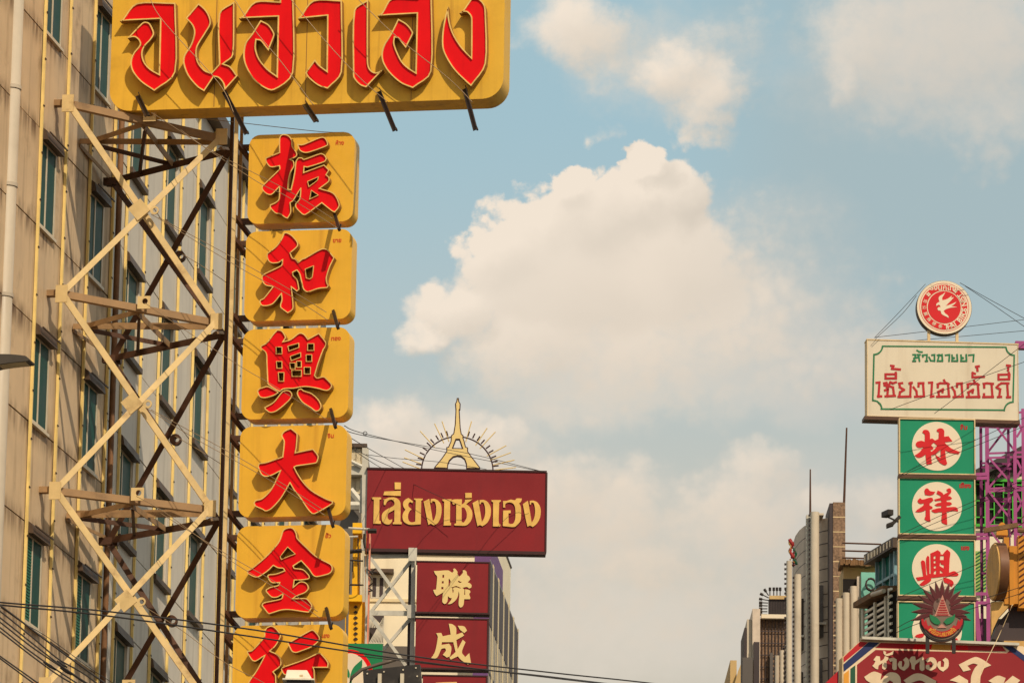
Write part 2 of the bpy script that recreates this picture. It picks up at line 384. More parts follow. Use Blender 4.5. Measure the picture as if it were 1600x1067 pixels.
# ---------------------------------------------------------------- left facade
XF = P(90, 534, 82).x
FA = PL((XF, 82, 0), R(90))
j0 = FA.uv(86, 693)[1]; SP = abs(FA.uv(12, 467)[1] - FA.uv(12, 629)[1]); MW = FA.uv(129, 534)[0]
CORN = FA.uv(169, 534)[0]
joint_dirt(M['panel'], 0, MW, j0, SP)
def inframe(pl, u, v, m=40):
    p = MC.transposed() @ (pl.w(u, 0, v) - CAM); x = 800 + FPX*p.x/-p.z; y = 533.5 - FPX*p.y/-p.z
    return -m < x < 1600+m and -m < y < 1067+m
def window(bld, u0, u1, v0, v1, deep, kind):
    f = MB(); t = .05
    for a in ((u0, v0, u1, v0+t), (u0, v1-t, u1, v1), (u0, v0+t, u0+t, v1-t), (u1-t, v0+t, u1, v1-t)):
        f.box((a[0], deep-.022, a[1]), (a[2], deep+.03, a[3]))
    um = u0 + (u1-u0)*.42
    f.box((um-.03, deep-.02, v0+t), (um+.03, deep+.03, v1-t))
    fo = f.obj('window', M['alu'], bld)
    MB().box((u0+t, deep-.008, v0+t), (u1-t, deep+.015, v1-t)).obj('pane', M['glass'], fo)
    hd = -.15 if kind != 'B' else -.12
    h = MB().hexa([(u0-.03, hd, v1-.04), (u1+.06, hd, v1-.04), (u1+.06, .02, v1-.02), (u0-.03, .02, v1-.02),
                   (u0-.03, hd+.03, v1+.12), (u1+.06, hd+.03, v1+.12), (u1+.06, .02, v1+.22), (u0-.03, .02, v1+.22)])
    if kind != 'B': h.bar((u0-.05, -.185, v1+.08), (u1+.08, -.185, v1+.08), .022, .022)
    h.obj('hood', M['hood'], fo)
    if kind == 'B':
        MB().box((u0-.05, -.11, v0-.10), (u1+.05, .04, v0)).obj('sill', M['hood'], fo)
    else:
        MB().box((u0-.03, -.06, v0-.05), (u1+.04, .04, v0)).obj('sill', M['alu'], fo)
    if kind == 'G':
        c = MB()
        for k in range(26):
            z = v0 + .08 + k*(v1-v0-.16)/26
            c.bar((u0+.06, deep-.014, z), (um-.04, deep-.014, z), .028, .008)
        c.obj('shutter', M['curtain'], fo)
def facade(name, pl, u_lo, u_hi, u_ref, mw, vj, heights, top, pm, wcols, wrel, lbl, kind, battens=True):
    b_ = thing(name, lbl, 'building', PL((pl.o.x, pl.o.y, 0), pl.psi))
    rows = []; v = vj                                        # heights alternate (window row, blank row)
    while v < top: rows.append((v, v+heights[0], True)); rows.append((v+heights[0], v+sum(heights), False)); v += sum(heights)
    v = vj
    while v > 3.2: rows.append((v-heights[1], v, False)); rows.append((v-sum(heights), v-heights[1], True)); v -= sum(heights)
    MB().box((u_lo, .16, 0), (u_hi, 14, top)).obj('wall', M['seam'], b_)
    pn = MB(); k0 = math.floor((u_lo-u_ref)/mw); k1 = math.ceil((u_hi-u_ref)/mw)
    for k in range(k0, k1):
        ua, uc = max(u_lo, u_ref+k*mw), min(u_hi, u_ref+(k+1)*mw)
        if uc-ua < .1: continue
        for (va, vc, win) in rows:
            va, vc = max(0, va), min(top, vc)
            if vc-va < .1: continue
            if win and k in wcols:
                w0, w1 = ua+.05, ua+(uc-ua)*wrel
                pn.box((w1, 0, va+.012), (uc-.012, .15, vc-.012))
                pn.box((w0, 0, vc-.16), (w1-.002, .15, vc-.012))
                if inframe(pl, ua, va) or inframe(pl, uc, vc) or inframe(pl, ua, vc):
                    window(b_, w0, w1-.004, va+.02, vc-.165, .05 if kind == 'B' else .0, 'B' if kind == 'B' else ('G' if va < wl else 'A'))
            else:
                pn.box((ua+.012, random.uniform(-.006, .006), va+.012), (uc-.012, .15, vc-.012))
    pn.obj('cladding', pm, b_)
    if battens:
        for k in range(k0, k1+1):
            u = u_ref+k*mw
            if not (u_lo-.02 <= u <= u_hi+.02): continue
            m = MB().box((u-.028, -.055, 0), (u+.028, -.008, top-.02)); m.cur = 1; z = 8.3 + (k*.37) % .6
            while z < top:
                m.box((u-.04, -.066, z), (u+.04, -.057, z+.025)); z += .82
            m.obj('batten', [M['batten'], M['clip']], b_)
    return b_
wl = FA.uv(90, 800)[1]
ulo = FA.uv(-60, 534)[0] - 6
bA = facade('apartment_block', FA, ulo, CORN, 0, MW, j0, (SP, SP), 37.0, M['panel'], (-1, 1), .66,
       'tall beige panel clad block with teal windows at the left edge of the street', 'A')
rp = MB(); q = FA.uv(169, 534)[0]
rp.tube([(q+.05, -.10, 0), (q+.05, -.10, 37)], .055, 8)
rp.obj('downpipe', M['rust'], bA, True)
# farther block, turned a little towards the street
FBo = P(172, 534, 82 * 1.0); oB = FA.w(CORN + .12, 0, 0)
FB = PL(oB, R(90 + 3.6))
uB = FB.uv(251, 400)[0]; uB3 = FB.uv(303, 430)[0]; MB_W = (uB3-uB)/2
vs = FB.uv(222, 298)[1]; vh = FB.uv(215, 420)[1]
fl = SP*2; hw = fl - (vs-vh)
UBH = FB.uv(505, 700)[0]
topB = FB.uv(355, 240)[1]
bB = facade('apartment_block', FB, 0, UBH, uB, MB_W, vs, (hw, fl-hw), topB, M['panel_far'], range(-2, 30, 2), .86,
       'greyer panel clad block with deep hooded windows behind the cream steel truss', 'B')
MB().box((-.1, -.22, topB), (UBH, .5, topB+.3)).obj('parapet', M['hood'], bB)
# white drainpipe at the very edge
t = thing('drainpipe', 'thick white drainpipe running up the left edge of the photo', 'pipe', PL(P(2, 534, 78.6), 0))
pp = MB(); dx = .16
pl0 = PL(P(2, 534, 78.6), 0)
pp.tube([(0, 0, -pl0.o.z), (0, 0, 12)], .155, 20); pp.obj('pipe_run', M['pipe'], t, True)
for y in (138, 290, 462):
    z = pl0.uv(8, y)[1]
    MB().tube([(0, 0, z-.03), (0, 0, z+.03)], .172, 20).obj('collar', M['pipe'], t, 'auto')

# ---------------------------------------------------------------- steel truss carrying the tall sign
TR = PL(P(365, 534, 82.6), 0)
trs = thing('sign_truss', 'cream and brown steel lattice bracketed to the facade behind the yellow signs', 'steel truss', TR)
YA = 81.2
def T(px, py, Y): return TR.local(P(px, py, Y))
A = [(118, -130, YA), (108, 163, YA), (98, 460, YA), (88, 767, YA), (72, 1072, YA)]
B_ = [(356, -70, 82.4), (348, 215, 82.4), (340, 503, 82.4), (330, 795, 82.4), (318, 1090, 82.4)]
Cc = [(232, 14), (224, 330), (213, 632), (203, 940)]
N_ = [(180, 5), (172, 284), (170, 561), (165, 845), (160, 1120)]
F_ = [(368, -50), (362, 235), (354, 522), (346, 812), (338, 1100)]
YN, YF = 84.6, 83.4
TA = [T(*p) for p in A]; TB = [T(*p) for p in B_]; TN = [T(x, y, YN) for x, y in N_]; TF = [T(x, y, YF) for x, y in F_]
nA = (.35, -1, 0)
def sbar(p, q, w, mname='cream', name='brace', t=.05, ang=False, ref=nA):
    m = MB()
    m.angle(p, q, w, .014, ref) if ang else m.bar(p, q, w, t, ref)
    return m.obj(name, M[mname], trs)
for i in range(1, 4):
    sbar(TA[i], TB[i+1], .108, t=.045)
    off = Vector((0, -.06, 0))
    sbar(TB[i]+off, TA[i+1]+off, .098, t=.045)
    c = TR.local(P(Cc[i][0], Cc[i][1], (YA+82.4)/2 - .03)) + Vector((0, -.1, 0))
    m = MB(); L = [(c.x+math.cos(a+.78)*.2, c.z+math.sin(a+.78)*.2) for a in (0, 1.57, 3.14, 4.71)]
    L = [(c.x-.05+.17*x-.0*y, c.z+.17*y) for x, y in ((-.1, -1.15), (1.15, -.1), (.1, 1.15), (-1.15, .1))]
    m.prism([L], -c.y-.015, -c.y+.015); m.obj('gusset_plate', M['cream'], trs)
    lug = MB(); lug.prism([circ(c.x+.22, c.z-.02, .075, 18), circ(c.x+.23, c.z-.02, .04, 14)], -c.y-.012, -c.y+.012)
    lug.obj('eye_lug', M['cream'], trs)
for i in range(1, 5):
    # chord from facade gusset to post gusset, channel section
    p, q = TA[i]+Vector((.08, .03, 0)), TB[i]+Vector((-.05, .03, 0))
    m = MB(); m.bar(p, q, .12, .014, nA); m.bar(p, q, .014, .11, nA, o=-.063, c=-.053); m.bar(p, q, .014, .11, nA, o=-.063, c=.053)
    m.obj('chord', M['brown'] if i % 2 else M['brown'], trs)
    m = MB(); e = TA[i]; m.box((e.x-.10, e.y-.10, e.z-.16), (e.x+.10, e.y-.07, e.z+.14)); m.obj('gusset_plate', M['cream'], trs)
    m = MB(); e = TB[i]; m.box((e.x-.10, e.y-.10, e.z-.15), (e.x+.10, e.y-.07, e.z+.13)); m.obj('gusset_plate', M['cream'], trs)
    m = MB(); m.bar(TA[i]+Vector((-.12, .05, .03)), TA[i]+Vector((-.62, .05, .03)), .10, .16); m.obj('wall_bracket', M['brown'], trs)
    # inner chords
    dy = [0, 58, 50, 38, 30][i]
    pc = T(A[i][0]+16, A[i][1]+dy, 82.9); qc = T(B_[i][0]+2, B_[i][1]+8, 82.7)
    sbar(pc, qc, .095, 'brown', 'chord', ang=True, ref=(0, -1, .1))
    mid = (TA[i]+TB[i])/2; mid = TA[i].lerp(TB[i], .47)+Vector((0, .1, -.05))
    sbar(pc+Vector((.12, .1, 0)), mid, .09, 'brown', ang=True)
    nk = TN[i].lerp(TF[i], .53)
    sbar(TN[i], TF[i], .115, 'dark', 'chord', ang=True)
    sbar(mid+Vector((.02, .08, -.03)), nk+Vector((0, -.1, 0)), .10, 'brown', ang=True)
    sbar(pc+Vector((.2, .12, -.03)), nk+Vector((-.02, -.05, 0)), .08, 'dark', ang=True)
    sbar(pc+Vector((0, .03, -.06)), TN[i]+Vector((0, -.05, .06)), .06, 'brown', ang=True); sbar(qc+Vector((-.05, .05, -.08)), TF[i]+Vector((-.03, -.1, 0)), .06, 'brown', ang=True)
    sbar(pc+Vector((.05, .5, .16)), qc+Vector((-.1, .4, .14)), .05, 'brown', 'rail'); sbar(TN[i].lerp(TF[i], .25)+Vector((0, -.02, .02)), mid+Vector((0, .15, -.08)), .05, 'dark')
    m = MB(); m.tube([TN[i]+Vector((-.08, .1, 0)), TN[i]+Vector((.2, .1, -.01))], .07, 8); m.box(tuple(TN[i]+Vector((-.1, -.1, -.08))), tuple(TN[i]+Vector((.14, 0, .05)))); m.obj('node_plate', M['dark'], trs)
    lug = MB(); mm = TA[i].lerp(TB[i], .53)+Vector((0, -.10, .10)); lug.prism([[(mm.x-.11, mm.z-.12), (mm.x+.11, mm.z-.12), (mm.x+.11, mm.z+.10), (mm.x-.11, mm.z+.10)], circ(mm.x+.02, mm.z+.01, .05, 14)], -mm.y-.01, -mm.y+.01)
    lug.obj('eye_lug', M['cream'], trs)
for i in range(1, 4):
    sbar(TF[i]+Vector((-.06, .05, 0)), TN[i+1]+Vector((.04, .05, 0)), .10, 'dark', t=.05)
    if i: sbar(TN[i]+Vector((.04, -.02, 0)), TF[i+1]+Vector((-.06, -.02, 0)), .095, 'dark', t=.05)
    c = (TF[i]+TN[i+1])/2 + Vector((.13, -.05, -.05))
    lug = MB(); lug.prism([circ(c.x+.06, c.z, .10, 18), circ(c.x+.09, c.z, .045, 12)], -c.y-.05, -c.y+.05); lug.obj('eye_lug', M['dark'], trs)
# posts
def post(px_a, py_a, px_b, py_b, Y, w, mn, ang=True):
    p, q = T(px_a, py_a, Y), T(px_b, py_b, Y); q = p + (q-p)*1.0
    d = (q-p); p = p - d*.15; q = q + d*3.0
    q.z = -TR.o.z if q.z < -TR.o.z else q.z
    p.x = q.x = (p.x+q.x)/2*0 + T((px_a+px_b)/2, (py_a+py_b)/2, Y).x; p.y = q.y
    m = MB()
    m.angle(p, q, w, .016) if ang else m.bar(p, q, w, w*.8)
    return m.obj('post', M[mn], trs)
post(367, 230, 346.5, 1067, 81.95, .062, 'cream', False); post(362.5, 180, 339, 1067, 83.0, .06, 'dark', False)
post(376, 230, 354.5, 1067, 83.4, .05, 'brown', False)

# ---------------------------------------------------------------- channel letters
def channel(par, pl, loops, depth, d0=0.01, rim=.026, nm='character', fm='red', lean=0):
    """outline box letter standing off the panel, with a recessed coloured face"""
    L = [[pl.uv(x, y, depth) for x, y in smooth(l)] for l in loops]
    def ar(l): return sum(l[i][0]*l[(i+1) % len(l)][1]-l[(i+1) % len(l)][0]*l[i][1] for i in range(len(l)))
    inn = [offset(l, rim if k == 0 or l is None else rim) for k, l in enumerate(L)]
    # outer loops shrink, holes grow
    inn = []
    for k, l in enumerate(L):
        inside = any(k != j and _inside(l[0], o) for j, o in enumerate(L))
        inn.append(offset(l, -rim*.6 if inside else rim))
    m = MB(); m.prism(L + inn, d0, depth, back=False, wall=False); m.cur = 1
    for l in L: _wall(m, l, d0, depth-.012)
    m.cur = 0
    for l in L: _wall(m, l, depth-.012, depth)
    for l in inn: _wall(m, l, depth-.035, depth, flip=True)
    o = m.obj(nm, [M['trim'], M['return']], par)
    MB().prism(inn, depth-.05, depth-.03, back=False, wall=False).obj('letter_face', M[fm], o)
    return o
def _inside(p, L):
    r = False
    for i in range(len(L)):
        a, c = L[i], L[i-1]
        if (a[1] > p[1]) != (c[1] > p[1]) and p[0] < (c[0]-a[0])*(p[1]-a[1])/(c[1]-a[1])+a[0]: r = not r
    return r
def _wall(m, l, d0, d1, flip=False):
    n = len(l); f = [(i, (i+1) % n, n+(i+1) % n, n+i) for i in range(n)]
    m.add([(x, -d0, y) for x, y in l]+[(x, -d1, y) for x, y in l], f)

# large horizontal sign
BS = PL(P(480, 100, 81.6), 0)
big = thing('shop_sign', 'wide amber sign with red Thai letters across the top of the photo', 'sign', BS, None)
c0, c1 = BS.uv(171, 167), BS.uv(787, 100); vb = BS.uv(480, 164)[1]; vt = BS.uv(480, -150)[1]
u0, u1 = BS.uv(173, 100)[0], BS.uv(787, 100)[0]
MB().prism([rrect(u0, vb, u1, vt, .36, 9)], -.60, 0).obj('sign_box', M['yellow_big'], big, 'auto')
for k in range(1, 4):
    x = u0+(u1-u0)*k/4+.12*(k % 2)
    MB().box((x, -.003, vb+.02), (x+.012, .002, vt-.02)).obj('panel_seam', M['return'], big)
TH = [
 (160, 0, 5, "270,27 570,25 570,565 405,712 300,640 235,560 218,490 240,420 290,355 285,320 250,292 195,300 300,190 330,172 370,185 403,260 380,310 330,365 312,420 328,485 375,540 440,578 450,150 133,165 160,150"),
 (160, 0, 5, "750,28 800,70 835,125 845,190 800,270 745,360 735,420 750,490 800,550 850,570 895,520 910,500 910,110 1030,15 1022,430 948,500 1000,522 1055,595 955,705 940,650 905,610 870,602 795,715 740,680 665,590 630,490 640,430 690,350 715,260 700,200 650,145"),
 (160, 0, 5, "1195,15 1385,15 1385,-120 1490,-120 1490,570 1340,705 1250,680 1170,610 1115,510 1100,430 1115,340 1165,270 1235,160 1300,195 1342,260 1340,290 1297,400 1270,365 1235,322 1203,315 1198,380 1225,460 1290,540 1360,592 1370,132 1065,145 1100,125"),
 (480, 0, 5, "50,5 270,5 270,565 160,695 85,670 10,610 -15,570 60,465 95,510 150,552 155,125 -75,148 -50,125"),
 (480, 0, 5, "365,85 475,0 475,480 490,540 535,568 592,545 460,685 410,665 362,610 357,560"),
 (480, 0, 5, "665,-15 860,-15 860,-150 970,-150 970,560 825,690 730,650 640,570 590,490 580,420 600,350 650,270 710,148 780,190 825,250 820,280 770,378 740,340 710,302 685,295 680,340 700,400 740,480 790,530 845,565 855,108 548,125 585,100"),
 (480, 0, 5, "1100,50 1110,160 1140,260 1200,360 1280,448 1280,150 1270,120 1240,95 1187,105 1215,85 1285,-15 1340,-10 1385,40 1395,110 1395,500 1280,675 1240,640 1150,550 1085,450 1055,370 1055,260 1075,140"),
]
for (x, y, s_, tx) in TH: channel(big, BS, [tr(x, y, s_, tx)], .19, rim=.021)
for (xa, ya, xb, yb) in ((217, 147, 232, 178), (352, 140, 387, 206), (478, 160, 496, 187), (594, 140, 619, 201), (728, 136, 745, 200)):
    a_, c_ = BS.l(xa, ya, .10), BS.l(xb, yb, .95)
    a_.y = -.06; a_ = Vector((BS.uv(xa, ya, .05)[0], -.05, BS.uv(xa, ya, .05)[1]))
    m = MB(); m.angle(a_, c_, .07, .012, (1, -.3, 0)); m.bar(c_, c_+Vector((.02, -.05, -.05)), .03, .03)
    m.obj('lamp_arm', M['black'], big)

# six square boxes down the truss
SG = PL(P(470, 534, 82), 0)
boxes = [  # label, panel corners in the photo, small word, crops and strokes
 ('amber box sign with red character at the top of the vertical stack', 388, 209, 553, 348, 'ห้าง', (531, 224), (370, 200, 6.67), [
  "490,65 540,80 575,125 582,195 625,255 620,300 562,328 592,345 598,400 560,470 540,560 535,635 560,640 580,560 600,450 612,350 640,308 680,310 700,325 870,265 915,280 938,320 915,355 740,412 705,408 700,460 910,382 965,440 935,488 963,515 960,560 870,630 1010,680 1070,790 1060,835 1020,882 985,865 885,785 720,905 680,900 612,830 610,790 650,740 662,640 590,760 560,780 565,880 530,945 500,935 450,900 400,890 345,830 345,800 400,775 435,740 440,620 365,695 310,690 260,640 268,600 440,430 440,400 350,410 300,350 300,312 440,255 440,120 455,80",
  "740,560 845,515 835,545 752,608", "778,655 843,700 762,738",
  "628,168 690,170 860,100 912,98 948,150 940,188 760,255 700,260 650,230"]),
 ('amber box sign with red character second from the top of the stack', 383, 360, 549, 500, 'ขาย', (527, 376), (370, 350, 6.67), [
  "490,92 520,88 575,118 635,190 630,238 560,302 580,350 612,362 640,395 680,362 705,355 880,258 945,266 1018,350 970,450 937,560 942,610 958,640 940,665 850,675 740,710 692,680 670,600 650,520 625,485 585,505 592,535 632,580 652,680 625,705 572,662 585,780 590,868 575,900 530,930 455,872 450,840 465,790 460,735 380,830 310,855 260,850 235,815 245,788 278,772 372,655 300,640 262,592 260,545 290,515 460,430 470,382 435,405 370,410 332,390 310,340 320,302 400,240 458,165",
  "715,472 796,440 782,550 760,570 725,560"]),
 ('amber box sign with red windowed character third from the top of the stack', 378.5, 513, 545, 653.5, 'ทอง', (525, 529), (370, 505, 6.67), [
  "420,65 468,75 502,120 510,152 488,187 560,165 650,100 702,112 742,162 855,100 932,200 922,250 905,272 850,420 815,542 838,565 905,553 950,590 988,632 985,670 950,700 910,700 840,680 710,662 590,680 520,682 478,690 448,715 400,688 328,640 318,620 308,420 300,310 248,262 250,235 310,200 375,115",
  "412,250 466,250 466,315 412,315", "535,240 642,210 642,250 545,285", "742,215 800,215 800,280 738,280", "560,345 662,310 662,350 568,385",
  "415,400 466,400 466,465 420,465", "725,330 778,330 778,395 725,395", "555,415 605,415 605,470 560,470", "626,398 668,398 668,455 626,455",
  "435,515 488,515 485,600 440,600", "575,492 670,492 668,550 578,550", "704,460 764,460 762,525 704,525",
  "326,655 418,702 438,722 390,752 300,778 240,768 212,712 230,680 270,665", "518,695 560,708 578,752 540,812 420,912 350,932 300,902 285,875 380,820 450,735 482,703",
  "640,690 672,678 700,700 780,728 850,790 882,860 860,907 820,917 770,882 680,822 626,738"]),
 ('amber box sign with five stroked red character fourth from the top of the stack', 374, 665, 541, 806.5, 'จิน', (517, 681), (360, 655, 6.67), [
  "630,90 692,140 700,165 690,290 680,342 850,308 870,315 917,380 910,430 890,457 690,487 668,498 700,560 760,650 850,740 1000,825 1070,850 1060,882 890,980 850,982 800,930 720,810 660,735 620,668 530,820 430,930 370,957 330,937 258,905 240,870 262,840 330,820 420,730 515,540 440,580 370,597 320,572 285,492 300,455 370,445 540,387 555,230 530,168 562,120"]),
 ('amber box sign with roof shaped red character fifth from the top of the stack', 369, 820.5, 538, 964, 'ฮั้ว', (513, 837), (355, 810, 6.67), [
  "640,90 690,100 722,150 732,200 820,290 930,390 1070,465 1097,500 1090,550 1050,580 930,607 890,587 850,530 770,442 692,492 702,512 790,525 845,575 860,602 850,627 780,640 702,642 692,705 750,657 800,655 838,682 848,730 810,772 740,800 690,828 790,825 832,832 882,892 880,932 850,977 800,972 650,950 560,955 440,992 418,982 358,905 368,880 400,865 560,830 575,790 520,820 460,817 403,760 403,735 450,710 530,690 540,668 470,670 435,642 418,600 430,580 510,570 592,540 580,520 530,515 480,490 430,540 330,607 280,607 208,572 205,540 260,510 370,420 470,320 540,230 580,120",
  "630,298 703,365 610,400 565,420 555,395 600,335"]),
 ('amber box sign with red character at the bottom of the stack, cut by the frame', 363, 976, 535, 1122, 'เฮง', (509, 993), (350, 960, 8), [
  "590,135 642,160 707,240 702,290 645,390 580,450 662,490 712,560 707,640 620,712 650,762 645,1150 590,1210 510,1170 500,980 380,1080 250,1100 240,1060 300,850 400,700 502,515 400,580 350,570 290,480 290,450 350,440 480,300 502,260 500,220 530,160",
  "790,345 830,330 1080,190 1122,190 1192,270 1192,320 1100,400 950,460 890,475 840,450", "1180,473 1222,490 1302,590 1300,660 1120,660 1132,700 1130,1080 1090,1180 1000,1160 1030,1080 1030,760 762,752 715,690 722,660 760,640 1000,555"]),
]
for i, (lb, xa, ya, xb, yb, word, wp, (cx0, cy0, cs), strokes) in enumerate(boxes):
    a_, c_ = SG.uv(xa, (ya+yb)/2), SG.uv(xb, (ya+yb)/2); vt_, vb_ = SG.uv((xa+xb)/2, ya)[1], SG.uv((xa+xb)/2, yb)[1]
    hb = PL(SG.w((a_[0]+c_[0])/2, 0, vb_), 0)
    bx = thing('box_sign', lb, 'sign', hb, 'amber character boxes stacked down the truss')
    w_, h_ = c_[0]-a_[0], vt_-vb_
    MB().prism([rrect(-w_/2, 0, w_/2, h_, .19, 8)], -.42, 0).obj('sign_box', M['yellow'], bx, 'auto')
    loops = [tr(cx0, cy0, cs, s_) for s_ in strokes]
    channel(bx, hb, loops, .19, rim=.016, nm='character')
    m = MB(); uu, vv = hb.uv(*wp); put_text(m, word, .10, uu, vv, .006, .002); m.obj('small_lettering', M['ink'], bx)
    for zz in (.12, h_-.14):
        m = MB(); m.bar((-w_/2-.22, .28, zz), (-w_/2+.1, .28, zz), .09, .12)
        m.bar((-w_/2-.22, .02, zz+.02), (-w_/2-.02, .46, zz-.24), .07, .07, (1, 0, 0)); m.obj('bracket', M['dark'], bx)
    if 0 <= i < 5:
        m = MB(); p0 = hb.l(xb-28 + (0 if i else -2), yb-14, .02); p0.y = -.02
        p1 = Vector((p0.x+.22, -.66, p0.z-.46)); m.bar(p0, p1, .05, .05); m.bar(p1, p1+Vector((.03, -.02, .1)), .02, .02); m.obj('lamp_arm', M['black'], bx)
# ---------------------------------------------------------------- middle of the street
VIEW = R(9.9)
M['maroon'] = mat('maroon sign sheet', S(130, 8, 16), .5, 0, .10, .8, streak=.22, stk=(2.5, 2.5, .2), dirt=(96, 12, 20), grime=.1)
M['maroon_edge'] = mat('dark sign edge', S(60, 26, 24), .6)
M['gold'] = mat('worn gold leaf', S(226, 178, 92), .42, .1, .12, 2.5, grime=.55, gs=1.1, dirt=(168, 92, 36))
M['gold_pale'] = mat('pale gold lettering', S(228, 196, 128), .5, 0, .05, 2, grime=.12, gs=2)
M['grey_steel'] = mat('pale grey steel', S(196, 188, 172), .5, .1, .14, 3, grime=.3, gs=2.2, dirt=(90, 78, 64))
M['cream_wall'] = mat('cream render', S(232, 218, 190), .8, 0, .05, .8, streak=.2, stk=(1.2, 1.2, .12), dirt=(150, 128, 100), bump=.1)
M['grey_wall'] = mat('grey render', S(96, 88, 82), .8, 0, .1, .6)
M['corr'] = mat('cream corrugated sheet', S(226, 206, 170), .55, 0, .08, 1, streak=.3, stk=(5, 5, .3), dirt=(140, 110, 80))
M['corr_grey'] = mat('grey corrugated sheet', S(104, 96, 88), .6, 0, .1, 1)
M['mullion'] = mat('cream mullion', S(216, 196, 156), .6, 0, .1, 1)
M['grid_glass'] = mat('grey window glass', S(92, 88, 86), .35, 0, .4, .45, spec=.3)
M['spandrel'] = mat('dark spandrel', S(64, 52, 52), .6, 0, .2, .5)
M['purple'] = mat('purple panel', S(104, 66, 116), .6)
M['bright_yellow'] = mat('bright yellow sign steel', S(240, 182, 24), .45, 0, .08, 1, streak=.25, stk=(4, 4, .3), dirt=(150, 92, 20))
M['pink_edge'] = mat('faded pink edge', S(222, 140, 110), .6)
M['green_bank'] = mat('green sign vinyl', S(16, 122, 74), .45, 0, .05, 1)
M['ivory'] = mat('ivory vinyl', S(226, 206, 178), .5, 0, .04, 1)

def flat(pl, loops, d0, d1, name, m, par, sm=True, n=4):
    L = [[pl.uv(x, y) for x, y in (smooth(l, n) if sm else l)] for l in loops]
    return MB().prism(L, d0, d1, back=False).obj(name, m, par)
def board(pl, px, d, name, m, par):              # quad board from four photo corners, squared up
    c = [pl.uv(x, y) for x, y in px]
    return MB().prism([c], -d, 0).obj(name, m, par)

# big maroon sign with the little lattice tower on top
RS = PL(P(713, 800, 140), VIEW + R(1.0)); RS.o.z = P(713, 858, 140).z
red = thing('shop_sign', 'maroon sign with one line of gold Thai letters under a gold tower', 'sign', RS)
ul, ur = RS.uv(573, 795)[0], RS.uv(852, 800)[0]; vt, vb = RS.uv(713, 735.5)[1], RS.uv(713, 859)[1]
MB().box((ul, 0, vb), (ur, .35, vt)).obj('sign_face', M['maroon'], red)
m = MB()
for a, c in (((ul-.03, vb-.09), (ur+.03, vb)), ((ul-.03, vt), (ur+.03, vt+.05)), ((ur, vb), (ur+.05, vt))): m.box((a[0], -.03, a[1]), (c[0], .4, c[1]))
m.obj('edge_trim', M['maroon_edge'], red)
X1 = (570, 750, 11.43); X2 = (710, 750, 11.43)
LT = [(X1, ["125,308 292,310 292,345 262,350 258,725 285,732 288,782 152,778 155,690 162,350 130,342"]),
 (X1, ["338,335 365,340 430,315 530,312 605,350 638,420 635,740 660,755 658,790 500,788 500,760 525,748 530,530 480,560 425,590 405,640 415,690 445,715 490,700 485,740 440,790 370,785 315,740 302,660 320,590 400,520 500,470 530,430 520,380 480,350 430,360 390,400 372,445 340,445"]),
 (X1, ["350,205 645,192 640,285 330,270"]), (X1, ["532,42 645,45 642,165 535,168"]),
 (X1, ["780,320 870,385 850,412 810,390 782,420 780,470 835,520 800,560 775,620 775,690 800,740 850,755 900,740 910,360 880,350 880,330 1035,332 1035,355 1008,370 1000,790 830,800 750,780 690,730 672,650 690,580 725,530 685,460 690,390 730,345"]),
 (X1, ["1050,385 1150,335 1165,420 1215,735 1245,690 1270,600 1275,480 1255,390 1210,375 1200,410 1172,400 1180,340 1240,335 1310,370 1360,440 1372,550 1350,680 1300,770 1230,805 1180,780 1135,802 1100,640"]),
 (X1, ["1385,345 1550,342 1550,370 1525,385 1520,760 1540,765 1540,810 1405,812 1410,770 1418,385 1390,372"]),
 (X2, ["-60,365 0,345 135,345 130,440 180,400 190,350 320,345 210,430 270,480 315,560 318,660 280,750 210,810 100,815 0,810 0,785 30,770 32,420 -20,440"]),
 (X2, ["192,230 310,230 310,318 195,322"]),
 (X2, ["325,410 425,355 440,440 490,750 530,680 550,590 545,480 520,400 480,395 470,430 445,430 450,360 520,355 590,390 640,470 652,560 635,670 580,770 500,825 455,805 412,825 375,660"]),
 (X2, ["660,358 830,358 830,385 800,400 790,720 800,780 825,795 815,830 688,828 692,395 665,385"]),
 (X2, ["868,375 940,370 1000,350 1085,360 1110,330 1205,330 1190,385 1155,415 1185,480 1192,600 1180,720 1130,800 1060,838 940,830 865,820 870,545 1005,540 1005,590 965,595 968,770 1010,785 1055,770 1085,700 1090,560 1075,460 1030,410 960,400 910,430 908,492 870,490"]),
 (X2, ["1222,430 1310,370 1330,460 1380,760 1420,690 1440,590 1435,480 1415,410 1375,400 1368,440 1345,440 1345,372 1410,368 1480,400 1530,480 1542,570 1525,680 1470,780 1400,838 1350,815 1305,835 1270,680"])]
for (c, ss_) in LT:
    flat(RS, [tr(*c, s_) for s_ in ss_], .001, .04, 'gold_letter', M['gold'], red)
hole = tr(*X2, "130,490 180,500 220,590 215,680 170,755 130,750")
flat(RS, [hole], .041, .044, 'letter_gap', M['maroon'], red)
